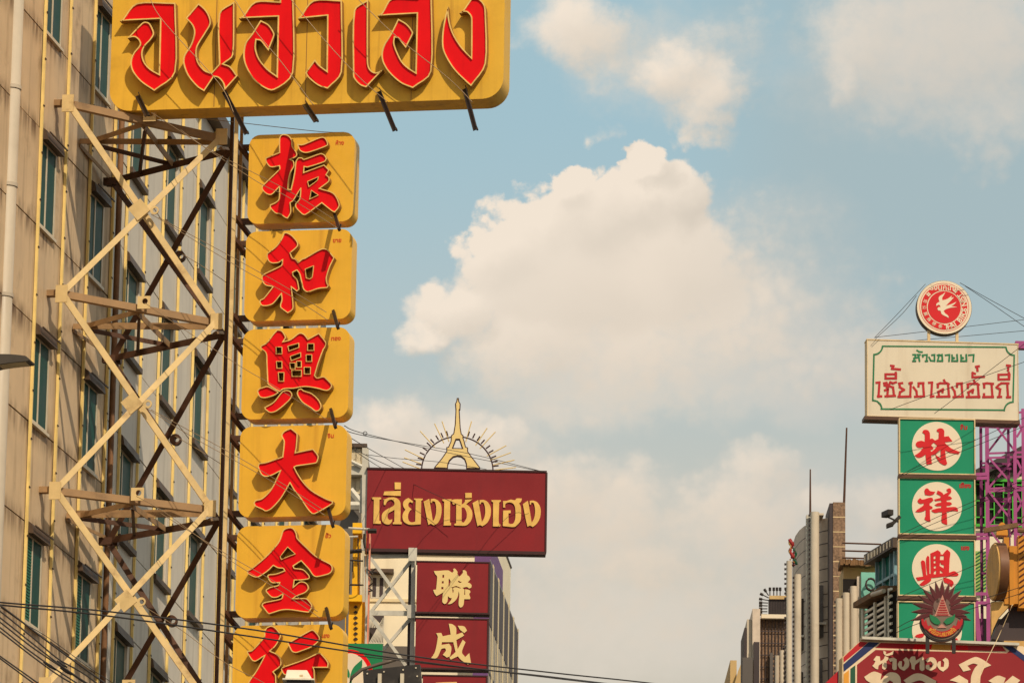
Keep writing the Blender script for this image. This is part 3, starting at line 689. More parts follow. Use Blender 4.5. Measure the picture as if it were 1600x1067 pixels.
# tower emblem and ray arc (crop 640,610)
EM = (640, 610, 8.205)
tw = tr(*EM, "605,95 632,95 636,140 655,170 652,240 642,250 655,480 668,555 692,575 690,610 705,650 722,720 750,730 750,780 800,850 905,985 905,1005 725,1002 722,940 700,880 660,850 610,842 560,855 515,900 495,950 492,1002 310,995 320,975 400,880 470,780 470,725 495,720 525,650 530,575 560,550 578,440 588,250 582,170 598,140")
tw2 = tr(*EM, "598,630 635,630 672,738 558,735")
em = thing('tower_emblem', 'flat gold lattice tower emblem standing on the maroon sign', 'rooftop emblem', RS)
L = [[RS.uv(x, y) for x, y in l] for l in (tw, tw2)]
MB().prism(L, -.12, .0).obj('tower_body', M['maroon_edge'], em)
MB().prism([offset(L[0], .03), offset(L[1], -.03)], .001, .012, back=False).obj('tower_face', M['gold_pale'], em)
arc = thing('ray_arc', 'thin brown half ring of gold rods fanning out behind the gold tower', 'rooftop emblem', RS)
ctr = RS.uv(640+612/8.205, 610+1015/8.205); rad = RS.uv(640+1070/8.205, 733)[0]-ctr[0]
m = MB()
ap = [(ctr[0]+rad*math.cos(R(a)), .10, ctr[1]+rad*.97*math.sin(R(a))) for a in range(0, 181, 6)]
m.tube(ap, .022, 6); m.obj('ring', M['maroon_edge'], arc)
rods = "1365,975,1080,1010 1345,880,1060,948 1300,785,1030,885 1240,695,990,830 1100,520,900,735 995,470,845,695 795,385,720,650 415,385,505,645 320,415,440,665 135,510,325,720 -60,750,190,870 -70,850,150,930 -90,905,130,990"
for q in rods.split():
    x0, y0, x1, y1 = [float(z) for z in q.split(',')]
    a_, c_ = tr(*EM, f"{x0},{y0} {x1},{y1}"); p_, q_ = RS.l(*a_), RS.l(*c_); p_.y = q_.y = .10
    mm = MB(); mm.tube([p_, q_], .016, 5); mm.cur = 0
    mm.obj('rod', M['gold_pale'], arc)
for a in (8, 15, 22, 31, 39, 50, 58, 66, 74, 106, 114, 122, 131, 138, 147, 155, 163, 172):
    d_ = Vector((math.cos(R(a)), 0, math.sin(R(a)))); c_ = Vector((ctr[0], .10, ctr[1]))
    mm = MB(); mm.tube([c_+d_*(rad+.02), c_+d_*(rad+.17)], .022, 6); mm.obj('socket', M['maroon_edge'], arc)

# maroon character boxes under it
def rbox(lb, x0, y0, x1, y1, Y=139.6, gl=None):
    pl = PL(P((x0+x1)/2, y1, Y), VIEW + R(1.0)); bx = thing('box_sign', lb, 'sign', pl, 'maroon character boxes under the big maroon sign')
    a_, c_ = pl.uv(x0, (y0+y1)/2)[0], pl.uv(x1, (y0+y1)/2)[0]; h_ = pl.uv((x0+x1)/2, y0)[1]
    MB().box((a_, 0, 0), (c_, .45, h_)).obj('sign_face', M['maroon'], bx)
    m = MB()
    for q in ((a_-.03, -.05, c_+.05, 0), (a_-.03, h_, c_+.05, h_+.035), (c_, 0, c_+.05, h_)): m.box((q[0], -.02, q[1]), (q[2], .46, q[3]))
    m.obj('edge_trim', M['maroon_edge'], bx)
    if gl: flat(pl, [tr(*c, s_) for c, s_ in gl], .001, .03, 'character', M['gold_pale'], bx)
    return bx, pl
C4 = (520, 834, 4.571); C9 = (660, 880, 13.34)
rbox('maroon box sign with a dense gold character just under the Thai sign', 651, 878.5, 763, 956, gl=[
 (C9, "240,158 330,155 450,147 545,148 590,175 622,195 650,160 642,115 670,105 705,135 732,180 728,215 765,275 800,250 845,190 838,145 880,140 920,180 932,240 975,275 1000,330 945,395 990,415 1025,455 1018,505 975,520 930,490 870,500 810,510 760,490 700,470 640,490 600,500 630,530 660,500 720,500 780,520 830,510 875,545 890,540 940,545 985,560 1000,600 975,640 1000,720 990,745 870,745 860,850 830,905 790,920 760,880 755,800 770,650 755,580 740,680 690,770 600,840 530,850 560,810 600,760 610,720 575,720 530,680 525,780 490,835 455,845 420,810 415,740 430,605 370,640 295,680 250,620 225,550 285,545 300,400 305,270 265,220"),
 (C9, "418,240 455,240 450,300 415,302"), (C9, "408,370 445,370 440,418 402,418"), (C9, "395,492 440,492 436,540 392,538"),
 (C9, "548,320 560,320 590,378 570,420 565,470 545,485"), (C9, "735,385 760,355 790,380 825,385 790,405"), (C9, "878,545 890,545 890,650 872,660"), (C9, "622,530 650,550 645,600 630,620")])
rbox('maroon box sign with an open gold character, second under the Thai sign', 649, 967, 761, 1043, gl=[
 (C4, "828,640 855,645 880,668 882,718 925,703 938,725 882,757 892,822 928,755 948,772 922,842 945,878 975,850 987,922 965,932 920,902 893,873 842,897 833,882 877,842 860,772 780,772 776,792 830,783 847,810 837,870 815,882 785,862 808,832 802,815 775,822 745,882 698,892 730,840 750,735 738,708 775,706 785,730 842,718 836,680"),
 (C4, "893,655 938,660 958,690 940,707 908,682")])
rbox('maroon box sign mostly below the frame, third under the Thai sign', 660, 1056, 759, 1130, gl=[(C4, "735,1062 800,1058 885,1056 890,1075 800,1085 740,1090")])
# pale grey lattice carrying the maroon signs
gt = thing('lattice_tower', 'pale grey steel lattice left of the maroon character boxes', 'steel frame', PL(P(645, 960, 139.9), VIEW))
GP = PL(gt.location, VIEW)
def gb(x0, y0, x1, y1, w, nm='brace', d=0.0, mt='grey_steel'):
    a_, c_ = GP.l(x0, y0), GP.l(x1, y1); a_.y = c_.y = d
    return MB().angle(a_, c_, w, .03, (0, -1, 0)).obj(nm, M[mt], gt)
gb(646.5, 855, 640, 1250, .12, 'post', -.05); gb(641, 860, 634, 1250, .08, 'post', .25, 'spandrel')
gb(574, 859, 646, 858, .11, 'chord', 0); gb(574, 869, 640, 868, .11, 'chord', .05); gb(576, 957, 645, 958, .14, 'chord', 0)
gb(572, 866, 570, 1250, .12, 'post', .2)
gb(579, 872, 640, 956, .09, 'brace', -.08); gb(641, 876, 578, 956, .085, 'brace', .1, 'grey_steel'); gb(578, 962, 634, 1040, .09, 'brace', -.08); gb(640, 966, 600, 1012, .085, 'brace', .1)
for (x, y) in ((645, 868), (643, 957)):
    c_ = GP.l(x, y); MB().box((c_.x-.12, -.22, c_.z-.19), (c_.x+.12, -.19, c_.z+.19)).obj('gusset_plate', M['grey_steel'], gt)
# left edge post of the big sign
gb(571, 700, 570, 860, .18, 'post', -.03); gb(566, 745, 564, 800, .1, 'post', .1)

# cream building and dark base behind
def block(name, lb, x0, x1, ytop, Y, dep, m, psi=VIEW, cat='building', nm='wall', top_over=None):
    pl = PL(P((x0+x1)/2, ytop, Y), psi); zt = pl.o.z; pl.o.z = 0
    t = thing(name, lb, cat, pl); a_, c_ = pl.uv(x0, (ytop+1067)/2)[0], pl.uv(x1, (ytop+1067)/2)[0]
    MB().box((a_, 0, 0), (c_, dep, zt)).obj(nm, m, t)
    return t, pl, a_, c_, zt
wb, WP, wa, wc, wz = block('townhouse', 'cream rendered house with a small two pane window behind the grey lattice', 560, 764, 846, 166.2, .9, M['cream_wall'])
def wrect(pl, x0, y0, x1, y1): a_, c_ = pl.uv(x0, max(y0, y1)), pl.uv(x1, min(y0, y1)); return a_[0], a_[1], c_[0], c_[1]
a0, b0, a1, b1 = wrect(WP, 582, 903, 599, 932)
f = MB(); f.box((a0-.06, -.05, b0-.06), (a1+.06, -.005, b1+.06)); fo = f.obj('window', M['grey_steel'], wb)
for s0, s1 in ((a0, (a0+a1)/2-.06), ((a0+a1)/2+.06, a1)): MB().box((s0, -.07, b0), (s1, -.052, b1)).obj('pane', M['spandrel'], fo)
MB().box((a0-.3, -.45, b1+.12), (a1+.35, -.002, b1+.24)).obj('canopy', M['hood'], fo)
for y in (866, 940):
    a_ = WP.uv(600, y)[1]; MB().box((wa, -.06, a_), (wc, -.001, a_+.1)).obj('ledge', M['mullion'], wb)
a0, b0, a1, b1 = wrect(WP, 577, 1009, 600, 962)
gr = MB(); gr.box((a0, -.5, b0), (a1, -.48, b0+.04))
for k in range(9):
    x = a0+(a1-a0)*k/8; gr.bar((x, -.45, b0), (min(a1, x+.6), -.45, min(b1, b0+.9)), .03, .03); gr.bar((x, -.44, b0+.55), (max(a0, x-.6), -.44, b1), .03, .03)
gr.obj('window_grille', M['grey_steel'], wb)
MB().box((a0, -.06, b0), (a1, -.01, b1)).obj('window', M['spandrel'], wb)
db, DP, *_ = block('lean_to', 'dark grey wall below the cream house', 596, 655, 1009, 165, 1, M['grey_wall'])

# gridded slab, right flank in view
zt = P(778, 880, 172).z
Ga, Gb = P(760, 0, 172), PZ(818, 985, zt); Ga = PZ(763, 842, zt)
d_ = (Gb-Ga); psiG = math.atan2(d_.y, d_.x); GL = PL((Ga.x, Ga.y, 0), psiG); Lg = d_.xy.length
gbd = thing('office_block', 'office block with a tight cream grid of grey windows right of the maroon boxes', 'building', GL)
MB().box((0, .2, 0), (Lg, 4, zt)).obj('wall', M['grid_glass'], gbd)
m = MB(); nb = 7; fh = 3.4
for k in range(nb+1):
    x = Lg*k/nb; m.box((max(0, x-.24), .180, 0), (min(Lg, x+.24), .199, zt+.05))
for k in range(nb):
    for j in (1, 2): x = Lg*(k+j/3)/nb; m.box((x-.09, .193, 0), (x+.09, .199, zt-2.3))
m.obj('mullions', M['mullion'], gbd)
m = MB(); z = zt-2.3-fh
while z > 2: m.box((.0, .186, z), (Lg, .191, z+.22)); m.box((.0, .187, z+fh*.5), (Lg, .191, z+fh*.5+.12)); z -= fh
m.obj('floor_bands', M['spandrel'], gbd)
m = MB(); m.box((.0, .184, zt-2.3), (Lg, .192, zt-.1)); m.obj('parapet', M['spandrel'], gbd)
MB().box((0, 1.2, zt), (Lg*.86, 3, zt+1.6)).obj('roof_shed', M['cream_wall'], gbd)
for k in range(5): MB().box((Lg*.12+k*Lg*.15, .9, zt+.2), (Lg*.12+k*Lg*.15+1.4, 1.2, zt+1.0)).obj('roof_unit', M['corr_grey'], gbd)
MB().box((.0, .42, zt), (Lg*.93, .6, zt+2.1)).obj('roof_wall', M['cream_wall'], gbd)
MB().tube([(0, .42, zt+2.15), (Lg*.93, .42, zt+2.15)], .05, 6).obj('handrail', M['corr_grey'], gbd)
MB().box((Lg*.3, .30, zt+.2), (Lg*.62, .41, zt+1.0)).obj('roof_sign', M['purple'], gbd)
# purple fin between the signs
pf, FPl, *_ = block('purple_hoarding', 'small purple panel above the first maroon box', 740, 764, 861, 165.5, .3, M['purple'], cat='hoarding')

# corrugated rooftop rooms between the amber boxes and the maroon sign
cb, CP, ca, cc, cz = block('rooftop_room', 'cream corrugated rooftop room right of the amber stack', 520, 564, 699, 160, 6, M['corr'])
m = MB()
for k in range(26): x = ca+(cc-ca)*k/26; m.box((x, -.05, 0), (x+.07, -.001, cz-.05))
m.obj('corrugation', M['corr'], cb)
y1_ = CP.uv(556, 737)[1]; MB().box((ca, -.5, y1_-.2), (cc+.1, -.06, y1_+.1)).obj('ledge', M['grey_steel'], cb)
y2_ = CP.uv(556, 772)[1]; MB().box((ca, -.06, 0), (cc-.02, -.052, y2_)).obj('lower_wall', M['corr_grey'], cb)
MB().box((ca-.1, -.2, cz-.02), (cc+.12, 6, cz+.1)).obj('roof_edge', M['hood'], cb)
m = MB(); m.tube([CP.l(548, 770) + Vector((0, -.5, 0)), CP.l(566, 792)+Vector((0, -.5, 0))], .12, 6); m.tube([CP.l(545, 795)+Vector((0, -.5, 0)), CP.l(568, 795)+Vector((0, -.5, 0))], .15, 6); m.tube([CP.l(549, 727)+Vector((0, -.6, 0)), CP.l(566, 735)+Vector((0, -.6, 0))], .07, 6)
m.obj('pipe_rail', M['grey_steel'], cb)

# yellow upright sign seen along its edge
YP = PL(P(560, 900, 112), VIEW)
ys = thing('upright_sign', 'bright yellow upright steel sign pierced by a row of dark diamond holes', 'sign', YP)
def yb(x0, y0, x1, y1, d0, d1, nm, m): a_, c_ = YP.uv(x0, y1), YP.uv(x1, y0); return MB().box((a_[0], -d1, a_[1]), (c_[0], -d0, c_[1])).obj(nm, M[m], ys)
yb(541, 940, 570, 1130, -.8, 0, 'web_plate', 'bright_yellow')
yb(549, 832, 563, 940, -.9, -.25, 'web_plate', 'bright_yellow')
yb(566, 834, 572.5, 1130, -.3, .12, 'flange', 'bright_yellow'); yb(572.6, 834, 577, 1130, -.5, .05, 'flange', 'pink_edge')
yb(541, 932, 566, 942, -.1, .25, 'collar', 'bright_yellow'); yb(551, 818, 566, 834, -.6, .1, 'cap', 'bright_yellow'); yb(536, 945, 541, 1130, -.3, .15, 'flange', 'bright_yellow')
for k in range(8):
    c_ = YP.uv(555.5, 948+k*8.3); r_ = .045
    MB().prism([[(c_[0]-r_, c_[1]), (c_[0], c_[1]-r_*.85), (c_[0]+r_*1.25, c_[1]), (c_[0], c_[1]+r_*.85)]], .001, .03).obj('diamond_hole', M['black'], ys)
def rodp(pts, r, nm, m='black', d=.3):
    q = [YP.l(*p) for p in pts]
    for k in q: k.y = -d
    return MB().tube(q, r, 6).obj(nm, M[m], ys)
rodp([(545, 829), (578, 831)], .03, 'cross_rod', 'grey_steel', .3); rodp([(575, 834), (589, 834)], .06, 'lamp', 'black', .35); rodp([(543, 866), (566, 864)], .05, 'cross_rod', 'black'); rodp([(543, 843), (560, 842)], .025, 'cross_rod', 'grey_steel')
rodp([(546, 879), (568, 880)], .02, 'cross_rod'); rodp([(547, 882), (546, 930)], .02, 'hanger_rod'); rodp([(560, 845), (560, 915)], .016, 'hanger_rod'); rodp([(552, 880), (551, 897)], .015, 'hanger_rod'); rodp([(570, 838), (569, 850), (571, 860)], .03, 'cable_clamp')
c_ = YP.l(557, 918); m = MB(); m.tube([(c_.x+.16*math.cos(R(a)), -.35+.16*math.sin(R(a)), c_.z+.02*math.sin(R(a))) for a in range(0, 361, 24)], .012, 5); m.obj('hoop', M['black'], ys)
for (x, y, dx, dy) in ((577, 897, 10, -8), (577, 894, 12, 1), (577, 900, 5, 7), (576, 917, 8, -6), (577, 920, 7, 5), (576, 925, 7, -2), (574, 890, 9, 8)): rodp([(x, y), (x+dx, y+dy)], .018, 'spike', 'black', .1)

# green bank style board with a sprout
KP = PL(P(560, 1040, 98), VIEW)
kb = thing('green_sign', 'green board with a red ringed ivory disc and a green sprout', 'sign', KP)
a_, c_ = KP.uv(480, 1100), KP.uv(598, 1005.5)
MB().box((a_[0], 0, a_[1]-1.2), (c_[0], .25, c_[1])).obj('sign_face', M['green_bank'], kb)
ring = KP.uv(546, 1060); ri = KP.uv(584, 1060)[0]-ring[0]
MB().prism([circ(*ring, ri, 44, ri*1.22)], .001, .012, back=False).obj('ring', M['red'], kb)
MB().prism([circ(*ring, ri*.83, 44, ri*1.06)], .013, .02, back=False).obj('disc', M['ivory'], kb)
CB = (520, 834, 4.571)
flat(KP, [tr(*CB, "120,1065 128,1000 150,950 210,895 208,950 185,985 140,1005 135,1065"), tr(*CB, "88,940 110,965 122,1000 118,1030 90,1000")], .021, .026, 'sprout', M['green_bank'], kb)
# ---------------------------------------------------------------- right side of the street
M['box_edge'] = mat('tan sign edging', S(214, 186, 140), .55, 0, .15, 3, grime=.4, gs=2, dirt=(90, 60, 40))
M['green'] = mat('green sign vinyl right', S(0, 136, 96), .42, 0, .06, .8, streak=.12, stk=(2, 2, .3), dirt=(0, 90, 62))
M['disc'] = mat('ivory disc vinyl', S(228, 210, 182), .5, 0, .03, 1)
M['sign_red'] = mat('flat red lettering', S(206, 10, 20), .5, 0, .06, 2)
M['sign_red2'] = mat('brick red lettering', S(176, 12, 24), .5, 0, .1, 2)
M['leaf_green'] = mat('green lettering', S(18, 112, 66), .5)
M['pharm'] = mat('tan sign sheet', S(214, 200, 176), .55, 0, .05, 1, streak=.25, stk=(3, 3, .2), dirt=(150, 116, 84), grime=.12)
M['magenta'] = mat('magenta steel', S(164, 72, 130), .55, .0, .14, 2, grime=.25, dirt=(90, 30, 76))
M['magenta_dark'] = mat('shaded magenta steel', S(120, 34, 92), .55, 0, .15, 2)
M['agg'] = mat('pebble dash', S(134, 106, 84), .9, 0, .5, 14, bump=.5, bs=24)
M['agg_dark'] = mat('brown grey render', S(208, 188, 168), .85, 0, .16, 2, streak=.55, stk=(1.6, 1.6, .15), dirt=(80, 62, 52), grime=.2, bump=.1)
M['tube'] = mat('pale column render', S(204, 188, 166), .8, 0, .12, 1, streak=.5, stk=(3, 3, .15), dirt=(130, 106, 86), grime=.35, gs=1.2)
M['dark_win'] = mat('dark window', S(48, 34, 28), .25, 0, .3, 3, streak=.6, stk=(8, 8, .3), dirt=(110, 76, 50), spec=.6)
M['teal_glass'] = mat('green tinted glazing', S(4, 104, 92), .3, 0, .3, 1.2, spec=.3)
M['blue_frame'] = mat('blue grey frame', S(124, 160, 170), .5)
M['teal_wall'] = mat('turquoise wall', S(126, 190, 172), .75, 0, .1, 1, grime=.3, dirt=(110, 150, 130))
M['beige_wall'] = mat('ochre render', S(196, 164, 112), .8, 0, .1, 1, streak=.35, stk=(2, 2, .2), dirt=(110, 80, 50))
M['tile'] = mat('brown roof tile', S(120, 88, 58), .8, 0, .35, 5, bump=.4)
M['slat'] = mat('white slats', S(240, 230, 214), .55)
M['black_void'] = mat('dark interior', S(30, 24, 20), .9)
M['lattice'] = mat('bright green lattice', S(70, 176, 52), .55)
M['orange'] = mat('ochre orange ribbed panel', S(206, 134, 34), .5, 0, .12, 2, streak=.35, stk=(8, 8, .6), dirt=(150, 84, 20))
M['wood'] = mat('weathered ochre board', S(206, 160, 92), .7, 0, .2, 3, streak=.55, stk=(9, 9, .6), dirt=(120, 72, 34))
M['copper'] = mat('dull copper rim', S(112, 72, 44), .55, .1, .25, 3, streak=.5, stk=(6, 6, .5), dirt=(60, 32, 20))
M['rust_red'] = mat('dull red ray', S(84, 22, 26), .55, .1, .2, 4)
M['ray_edge'] = mat('grey ray edge', S(112, 84, 74), .6)
M['medal'] = mat('tarnished medallion', S(124, 104, 88), .6, .1, .25, 4, grime=.3)
M['dusty_red'] = mat('dusty red', S(150, 34, 34), .55, 0, .2, 4)
M['dusty_pink'] = mat('dusty pink', S(190, 130, 112), .6, 0, .15, 4)
M['shop_red'] = mat('shop sign red', S(140, 8, 18), .5, 0, .08, .8, streak=.15, stk=(2, 2, .3), dirt=(110, 8, 18))
M['shop_ivory'] = mat('shop sign ivory', S(224, 196, 160), .5)
M['navy'] = mat('navy stripe', S(20, 34, 84), .5)
M['amber'] = mat('amber stripe', S(214, 144, 42), .5)
M['dk_green'] = mat('dark green stripe', S(14, 76, 48), .5)
M['lime'] = mat('lime tile', S(152, 178, 92), .6, 0, .2, 6)

# --- medicine shop sign
PS = PL(P(1475, 652, 106), VIEW + R(4.0))
ph = thing('shop_sign', 'tan sign with a green border and red Thai letters above the green boxes', 'sign', PS)
a_, c_ = PS.uv(1355.5, 594), PS.uv(1590.5, 596); vb, vt = PS.uv(1473, 653)[1], PS.uv(1475, 535)[1]
MB().box((a_[0], 0, vb), (c_[0], .32, vt)).obj('sign_face', M['pharm'], ph)
m = MB()
for q in ((a_[0]-.02, vt, c_[0]+.02, vt+.025), (a_[0]-.02, vb-.025, c_[0]+.02, vb), (a_[0]-.012, vb, a_[0], vt), (c_[0], vb, c_[0]+.012, vt)): m.box((q[0], -.012, q[1]), (q[2], .33, q[3]))
m.obj('edge_trim', M['box_edge'], ph)
MB().box((a_[0]-.08, -.1, vb-.1), (c_[0]+.02, .3, vb-.026)).obj('support_beam', M['dark'], ph)
PC = (1350, 530, 6.4)
def strokes(pl, crop, txt, w, d, nm, m, par):
    mb = MB(); k = 0
    for line in txt.split(';'):
        pts = [pl.uv(*p) for p in tr(*crop, line.strip())]
        for q in stroke(pts, w): mb.prism([q], d, d+.004+.0012*(k % 7), back=False, wall=False); k += 1
    return mb.obj(nm, m, par)
# border with scooped corners
def scoop(cx_, cy_, a0, a1, r=85): return ' '.join(f"{cx_+r*math.cos(R(a0+(a1-a0)*i/7)):.0f},{cy_+r*math.sin(R(a0+(a1-a0)*i/7)):.0f}" for i in range(8))
strokes(PS, PC, "187,70 1415,80;" + scoop(1505, 75, 175, 92) + ";1502,165 1490,625;" + scoop(1488, 712, 272, 180) + ";1402,708 172,697;" + scoop(92, 697, 0, -88) + ";88,612 100,152;" + scoop(100, 68, 88, 2), .032, .002, 'green_border', M['leaf_green'], ph)
W_ = .05
RT = [ # red line  sara-e, so, ii, mai tho, yo, ngo, e, ho, ngo, ho, mai han, wo, ko, ii
 "125,435 155,432;155,430 145,575;140,572 172,570",
 "200,440 225,435 232,455 205,462;222,460 238,500 210,510;245,470 262,430 290,440 320,430;255,470 290,480 300,560;215,570 310,565;240,500 232,570",
 "215,392 215,350 320,350 320,390 215,392;318,335 318,392",
 "270,265 295,268 280,295;280,295 360,302",
 "350,442 382,438;354,442 358,478;358,480 400,504;400,506 362,528;360,528 352,575;345,575 465,572;455,440 478,435;468,435 462,575",
 "495,480 525,520 530,575;510,575 600,570;590,440 600,570;545,440 595,438;548,440 545,470",
 "650,435 682,432;680,432 672,575;668,575 695,570",
 "735,450 760,440 830,440 848,450;840,445 850,575;730,575 855,572;740,450 738,480;742,525 790,500 785,530;745,525 750,575;800,410 815,440",
 "880,480 905,520 915,575;895,578 990,572;975,440 985,575;930,445 980,440;932,445 930,475",
 "1035,450 1060,445 1130,445 1148,455;1138,450 1148,580;1028,578 1155,575;1040,450 1038,485;1042,530 1090,505 1085,535;1045,530 1050,578;1100,412 1112,445",
 "1085,335 1110,345;1085,340 1085,378;1085,380 1200,375;1130,272 1135,315;1120,275 1148,270",
 "1195,445 1230,440 1290,445;1275,445 1285,580;1192,578 1290,575;1202,448 1202,482;1200,548 1202,575",
 "1325,480 1350,455 1375,440 1445,440;1432,440 1440,580;1430,580 1462,578;1328,482 1362,500;1362,500 1352,575;1338,578 1372,576",
 "1345,400 1345,355 1455,352 1452,400 1345,402;1448,335 1450,400;1430,262 1460,265;1445,265 1440,310"]
for s_ in RT: strokes(PS, PC, s_, W_*.98, .002, 'red_letter', M['sign_red2'], ph)
GT = ["490,155 515,155 510,185 495,215;500,190 545,180;545,155 555,218;535,155 560,155;490,218 515,218", "530,112 550,125 580,128", "585,160 630,155 625,220;585,160 590,175;615,220 635,218", "650,180 668,215 705,218 705,155 680,158", "735,160 750,155 745,185 735,218 785,218 780,155 765,160", "815,160 855,155 850,220", "880,158 881,178 902,188 882,198 880,218 935,218 930,155", "970,158 971,178 992,188 972,198 970,218 1025,218 1022,155", "1048,160 1098,155 1092,222"]
for s_ in GT: strokes(PS, PC, s_, .036, .002, 'green_letter', M['leaf_green'], ph)

# --- round bird sign
BP = PL(P(1475, 481, 106), VIEW + R(2))
bd = thing('round_sign', 'round red and ivory sign with two white swallows above the tan sign', 'sign', BP)
cb_ = BP.uv(1475.3, 480.5); rb = BP.uv(1518.5, 481)[0]-cb_[0]
m = MB(); m.prism([circ(*cb_, rb, 56)], -.22, 0); m.obj('drum', M['black'], bd)
MB().prism([circ(*cb_, rb*.985, 56)], .001, .02, back=False).obj('ivory_face', M['disc'], bd)
MB().prism([circ(*cb_, rb*.895, 56), circ(*cb_, rb*.88, 56)], .021, .023, back=False, wall=False).obj('red_line', M['sign_red'], bd)
MB().prism([circ(*cb_, rb*.83, 56), circ(*cb_, rb*.635, 48)], .021, .026, back=False).obj('red_band', M['sign_red'], bd)
MB().prism([circ(*cb_, rb*.595, 48)], .021, .026, back=False).obj('red_disc', M['sign_red'], bd)
BC = (1420, 430, 10.67)
flat(BP, [tr(*BC, "608,288 580,340 553,385 560,425 640,400 720,345 700,385 752,372 700,430 640,490 612,520 700,490 792,448 755,490 705,520 810,540 705,547 620,572 577,600 602,640 652,680 663,718 600,685 545,652 525,600 488,592 473,560 500,533 525,545 520,512 490,500 458,520 456,485 490,458 510,450 493,390 512,355 560,325")], .027, .032, 'swallows', M['disc'], bd)
m = MB()
def around(s, a0, step, size, rr, flip=False, bold=.004):
    for i, ch in enumerate(s):
        if ch == ' ': continue
        a = R(a0 + step*i); put_text(m, ch, size, cb_[0]+rb*rr*math.cos(a), cb_[1]+rb*rr*math.sin(a), .03, bold, a-math.pi/2 + (math.pi if flip else 0))
around('THAI BIRDS NEST', -84, 8.7, .15, .735, True, .004)
around('泰國燕窩有限', 208-90-2, 0, .01, .735) if False else None
for i, ch in enumerate('泰國燕窩公司'):
    a = R(258 - i*19); put_text(m, ch, .085, cb_[0]+rb*.735*math.cos(a), cb_[1]+rb*.735*math.sin(a), .03, .001, a+math.pi/2)
put_text(m, 'รังนกไทย', .165, cb_[0]-.0, cb_[1]+rb*.715, .03, .003)
for a in (57, 141):
    c_ = (cb_[0]+rb*.735*math.cos(R(a)), cb_[1]+rb*.735*math.sin(R(a)))
    for k in range(4): m.prism([circ(c_[0]+.028*math.cos(k*1.5708), c_[1]+.028*math.sin(k*1.5708), .02, 8)], .027, .03+.001*k, back=False, wall=False)
m.obj('lettering', M['disc'], bd)
m = MB()
for x in (1452, 1496): q0, q1 = BP.l(x, 536), BP.l(x, 515); MB().box((q0.x-.03, .05, q0.z-.1), (q0.x+.03, .12, q1.z)).obj('support_leg', M['box_edge'], bd)

# --- green character boxes
RC = (1405, 650, 10.667); RC2 = (1405, 740, 10.667); RC3 = (1405, 840, 10.667)
gboxes = [
 ('topmost green box sign with a white disc and a red twin tree character', 1406, 655.5, 1522.5, 740, 'ลิ้ม', (1506, 668), (1464, 697), [
  (RC, "385,275 400,240 435,230 480,240 510,290 512,385 550,375 595,408 655,380 660,270 625,255 630,225 670,205 720,210 750,250 748,345 820,335 885,420 750,437 790,475 870,540 1015,600 985,637 900,620 840,610 765,570 780,720 800,790 770,818 720,805 660,760 612,680 605,640 545,650 530,655 545,800 455,805 437,640 380,680 310,692 258,655 340,600 405,515 330,528 285,500 278,460 300,430 365,412 425,430 425,310"),
  (RC, "530,485 575,440 632,492 590,550 530,600 525,562 560,555 570,530"), (RC, "605,632 640,600 688,560 690,700 630,665")]),
 ('green box sign with a white disc and a red character, second of the green boxes', 1405.5, 748, 1522.5, 834, 'เซี้ยง', (1508, 759), (1464, 791), [
  (RC2, "420,285 440,250 475,245 510,285 550,297 600,300 570,345 500,362 430,350"),
  (RC2, "310,440 345,405 390,430 500,400 550,400 570,440 540,470 510,490 505,530 550,550 555,580 510,590 515,760 522,795 480,795 420,760 430,720 440,700 440,600 400,625 330,640 268,635 300,600 400,530 410,490 350,500 310,470"),
  (RC2, "620,330 640,280 680,295 725,325 735,350 790,320 820,300 790,285 790,260 830,242 860,255 865,310 810,370 850,380 880,410 850,430 790,440 790,470 850,475 880,500 850,525 790,530 790,560 940,555 980,600 975,630 930,620 790,630 800,830 800,848 760,840 705,800 715,640 660,640 600,652 545,625 540,605 640,575 700,570 700,535 630,540 590,520 640,490 700,480 700,445 600,455 585,430 690,400 690,370")]),
 ('green box sign with a white disc and a red barred character behind the spiky emblem', 1405, 843.5, 1522.5, 930, 'เฮง', (1508, 856), (1464, 888), [
  (RC3, "362,400 390,372 425,395 440,470 450,620 470,620 450,460 450,340 475,295 500,325 505,600 525,600 520,260 590,230 640,205 685,240 690,275 725,280 760,230 800,195 850,250 840,350 830,580 920,555 990,605 970,635 830,640 740,645 620,660 530,668 530,710 470,760 390,800 335,778 400,720 440,690 310,715 280,660 400,645"),
  (RC3, "575,305 608,300 605,350 572,355"), (RC3, "575,385 608,382 606,425 575,425"), (RC3, "580,470 612,465 608,510 575,510"), (RC3, "580,560 615,545 612,605 575,608"),
  (RC3, "682,300 745,300 742,370 678,370"), (RC3, "682,395 700,440 742,450 745,510 690,480 672,470"), (RC3, "678,535 735,585 678,595"),
  (RC3, "740,655 790,670 880,710 908,760 880,815 840,800 790,755 760,750 735,700")]),
 ('green box sign mostly hidden by the spiky emblem, lowest of the green boxes', 1404, 941, 1522.5, 1030, None, None, (1464, 985), [
  ((1300, 850, 4.917), "635,710 650,695 690,685 710,690 700,710 670,718"), ((1300, 850, 4.917), "745,740 800,735 850,745 920,735 960,720 975,750 930,790 850,800 770,780")]),
]
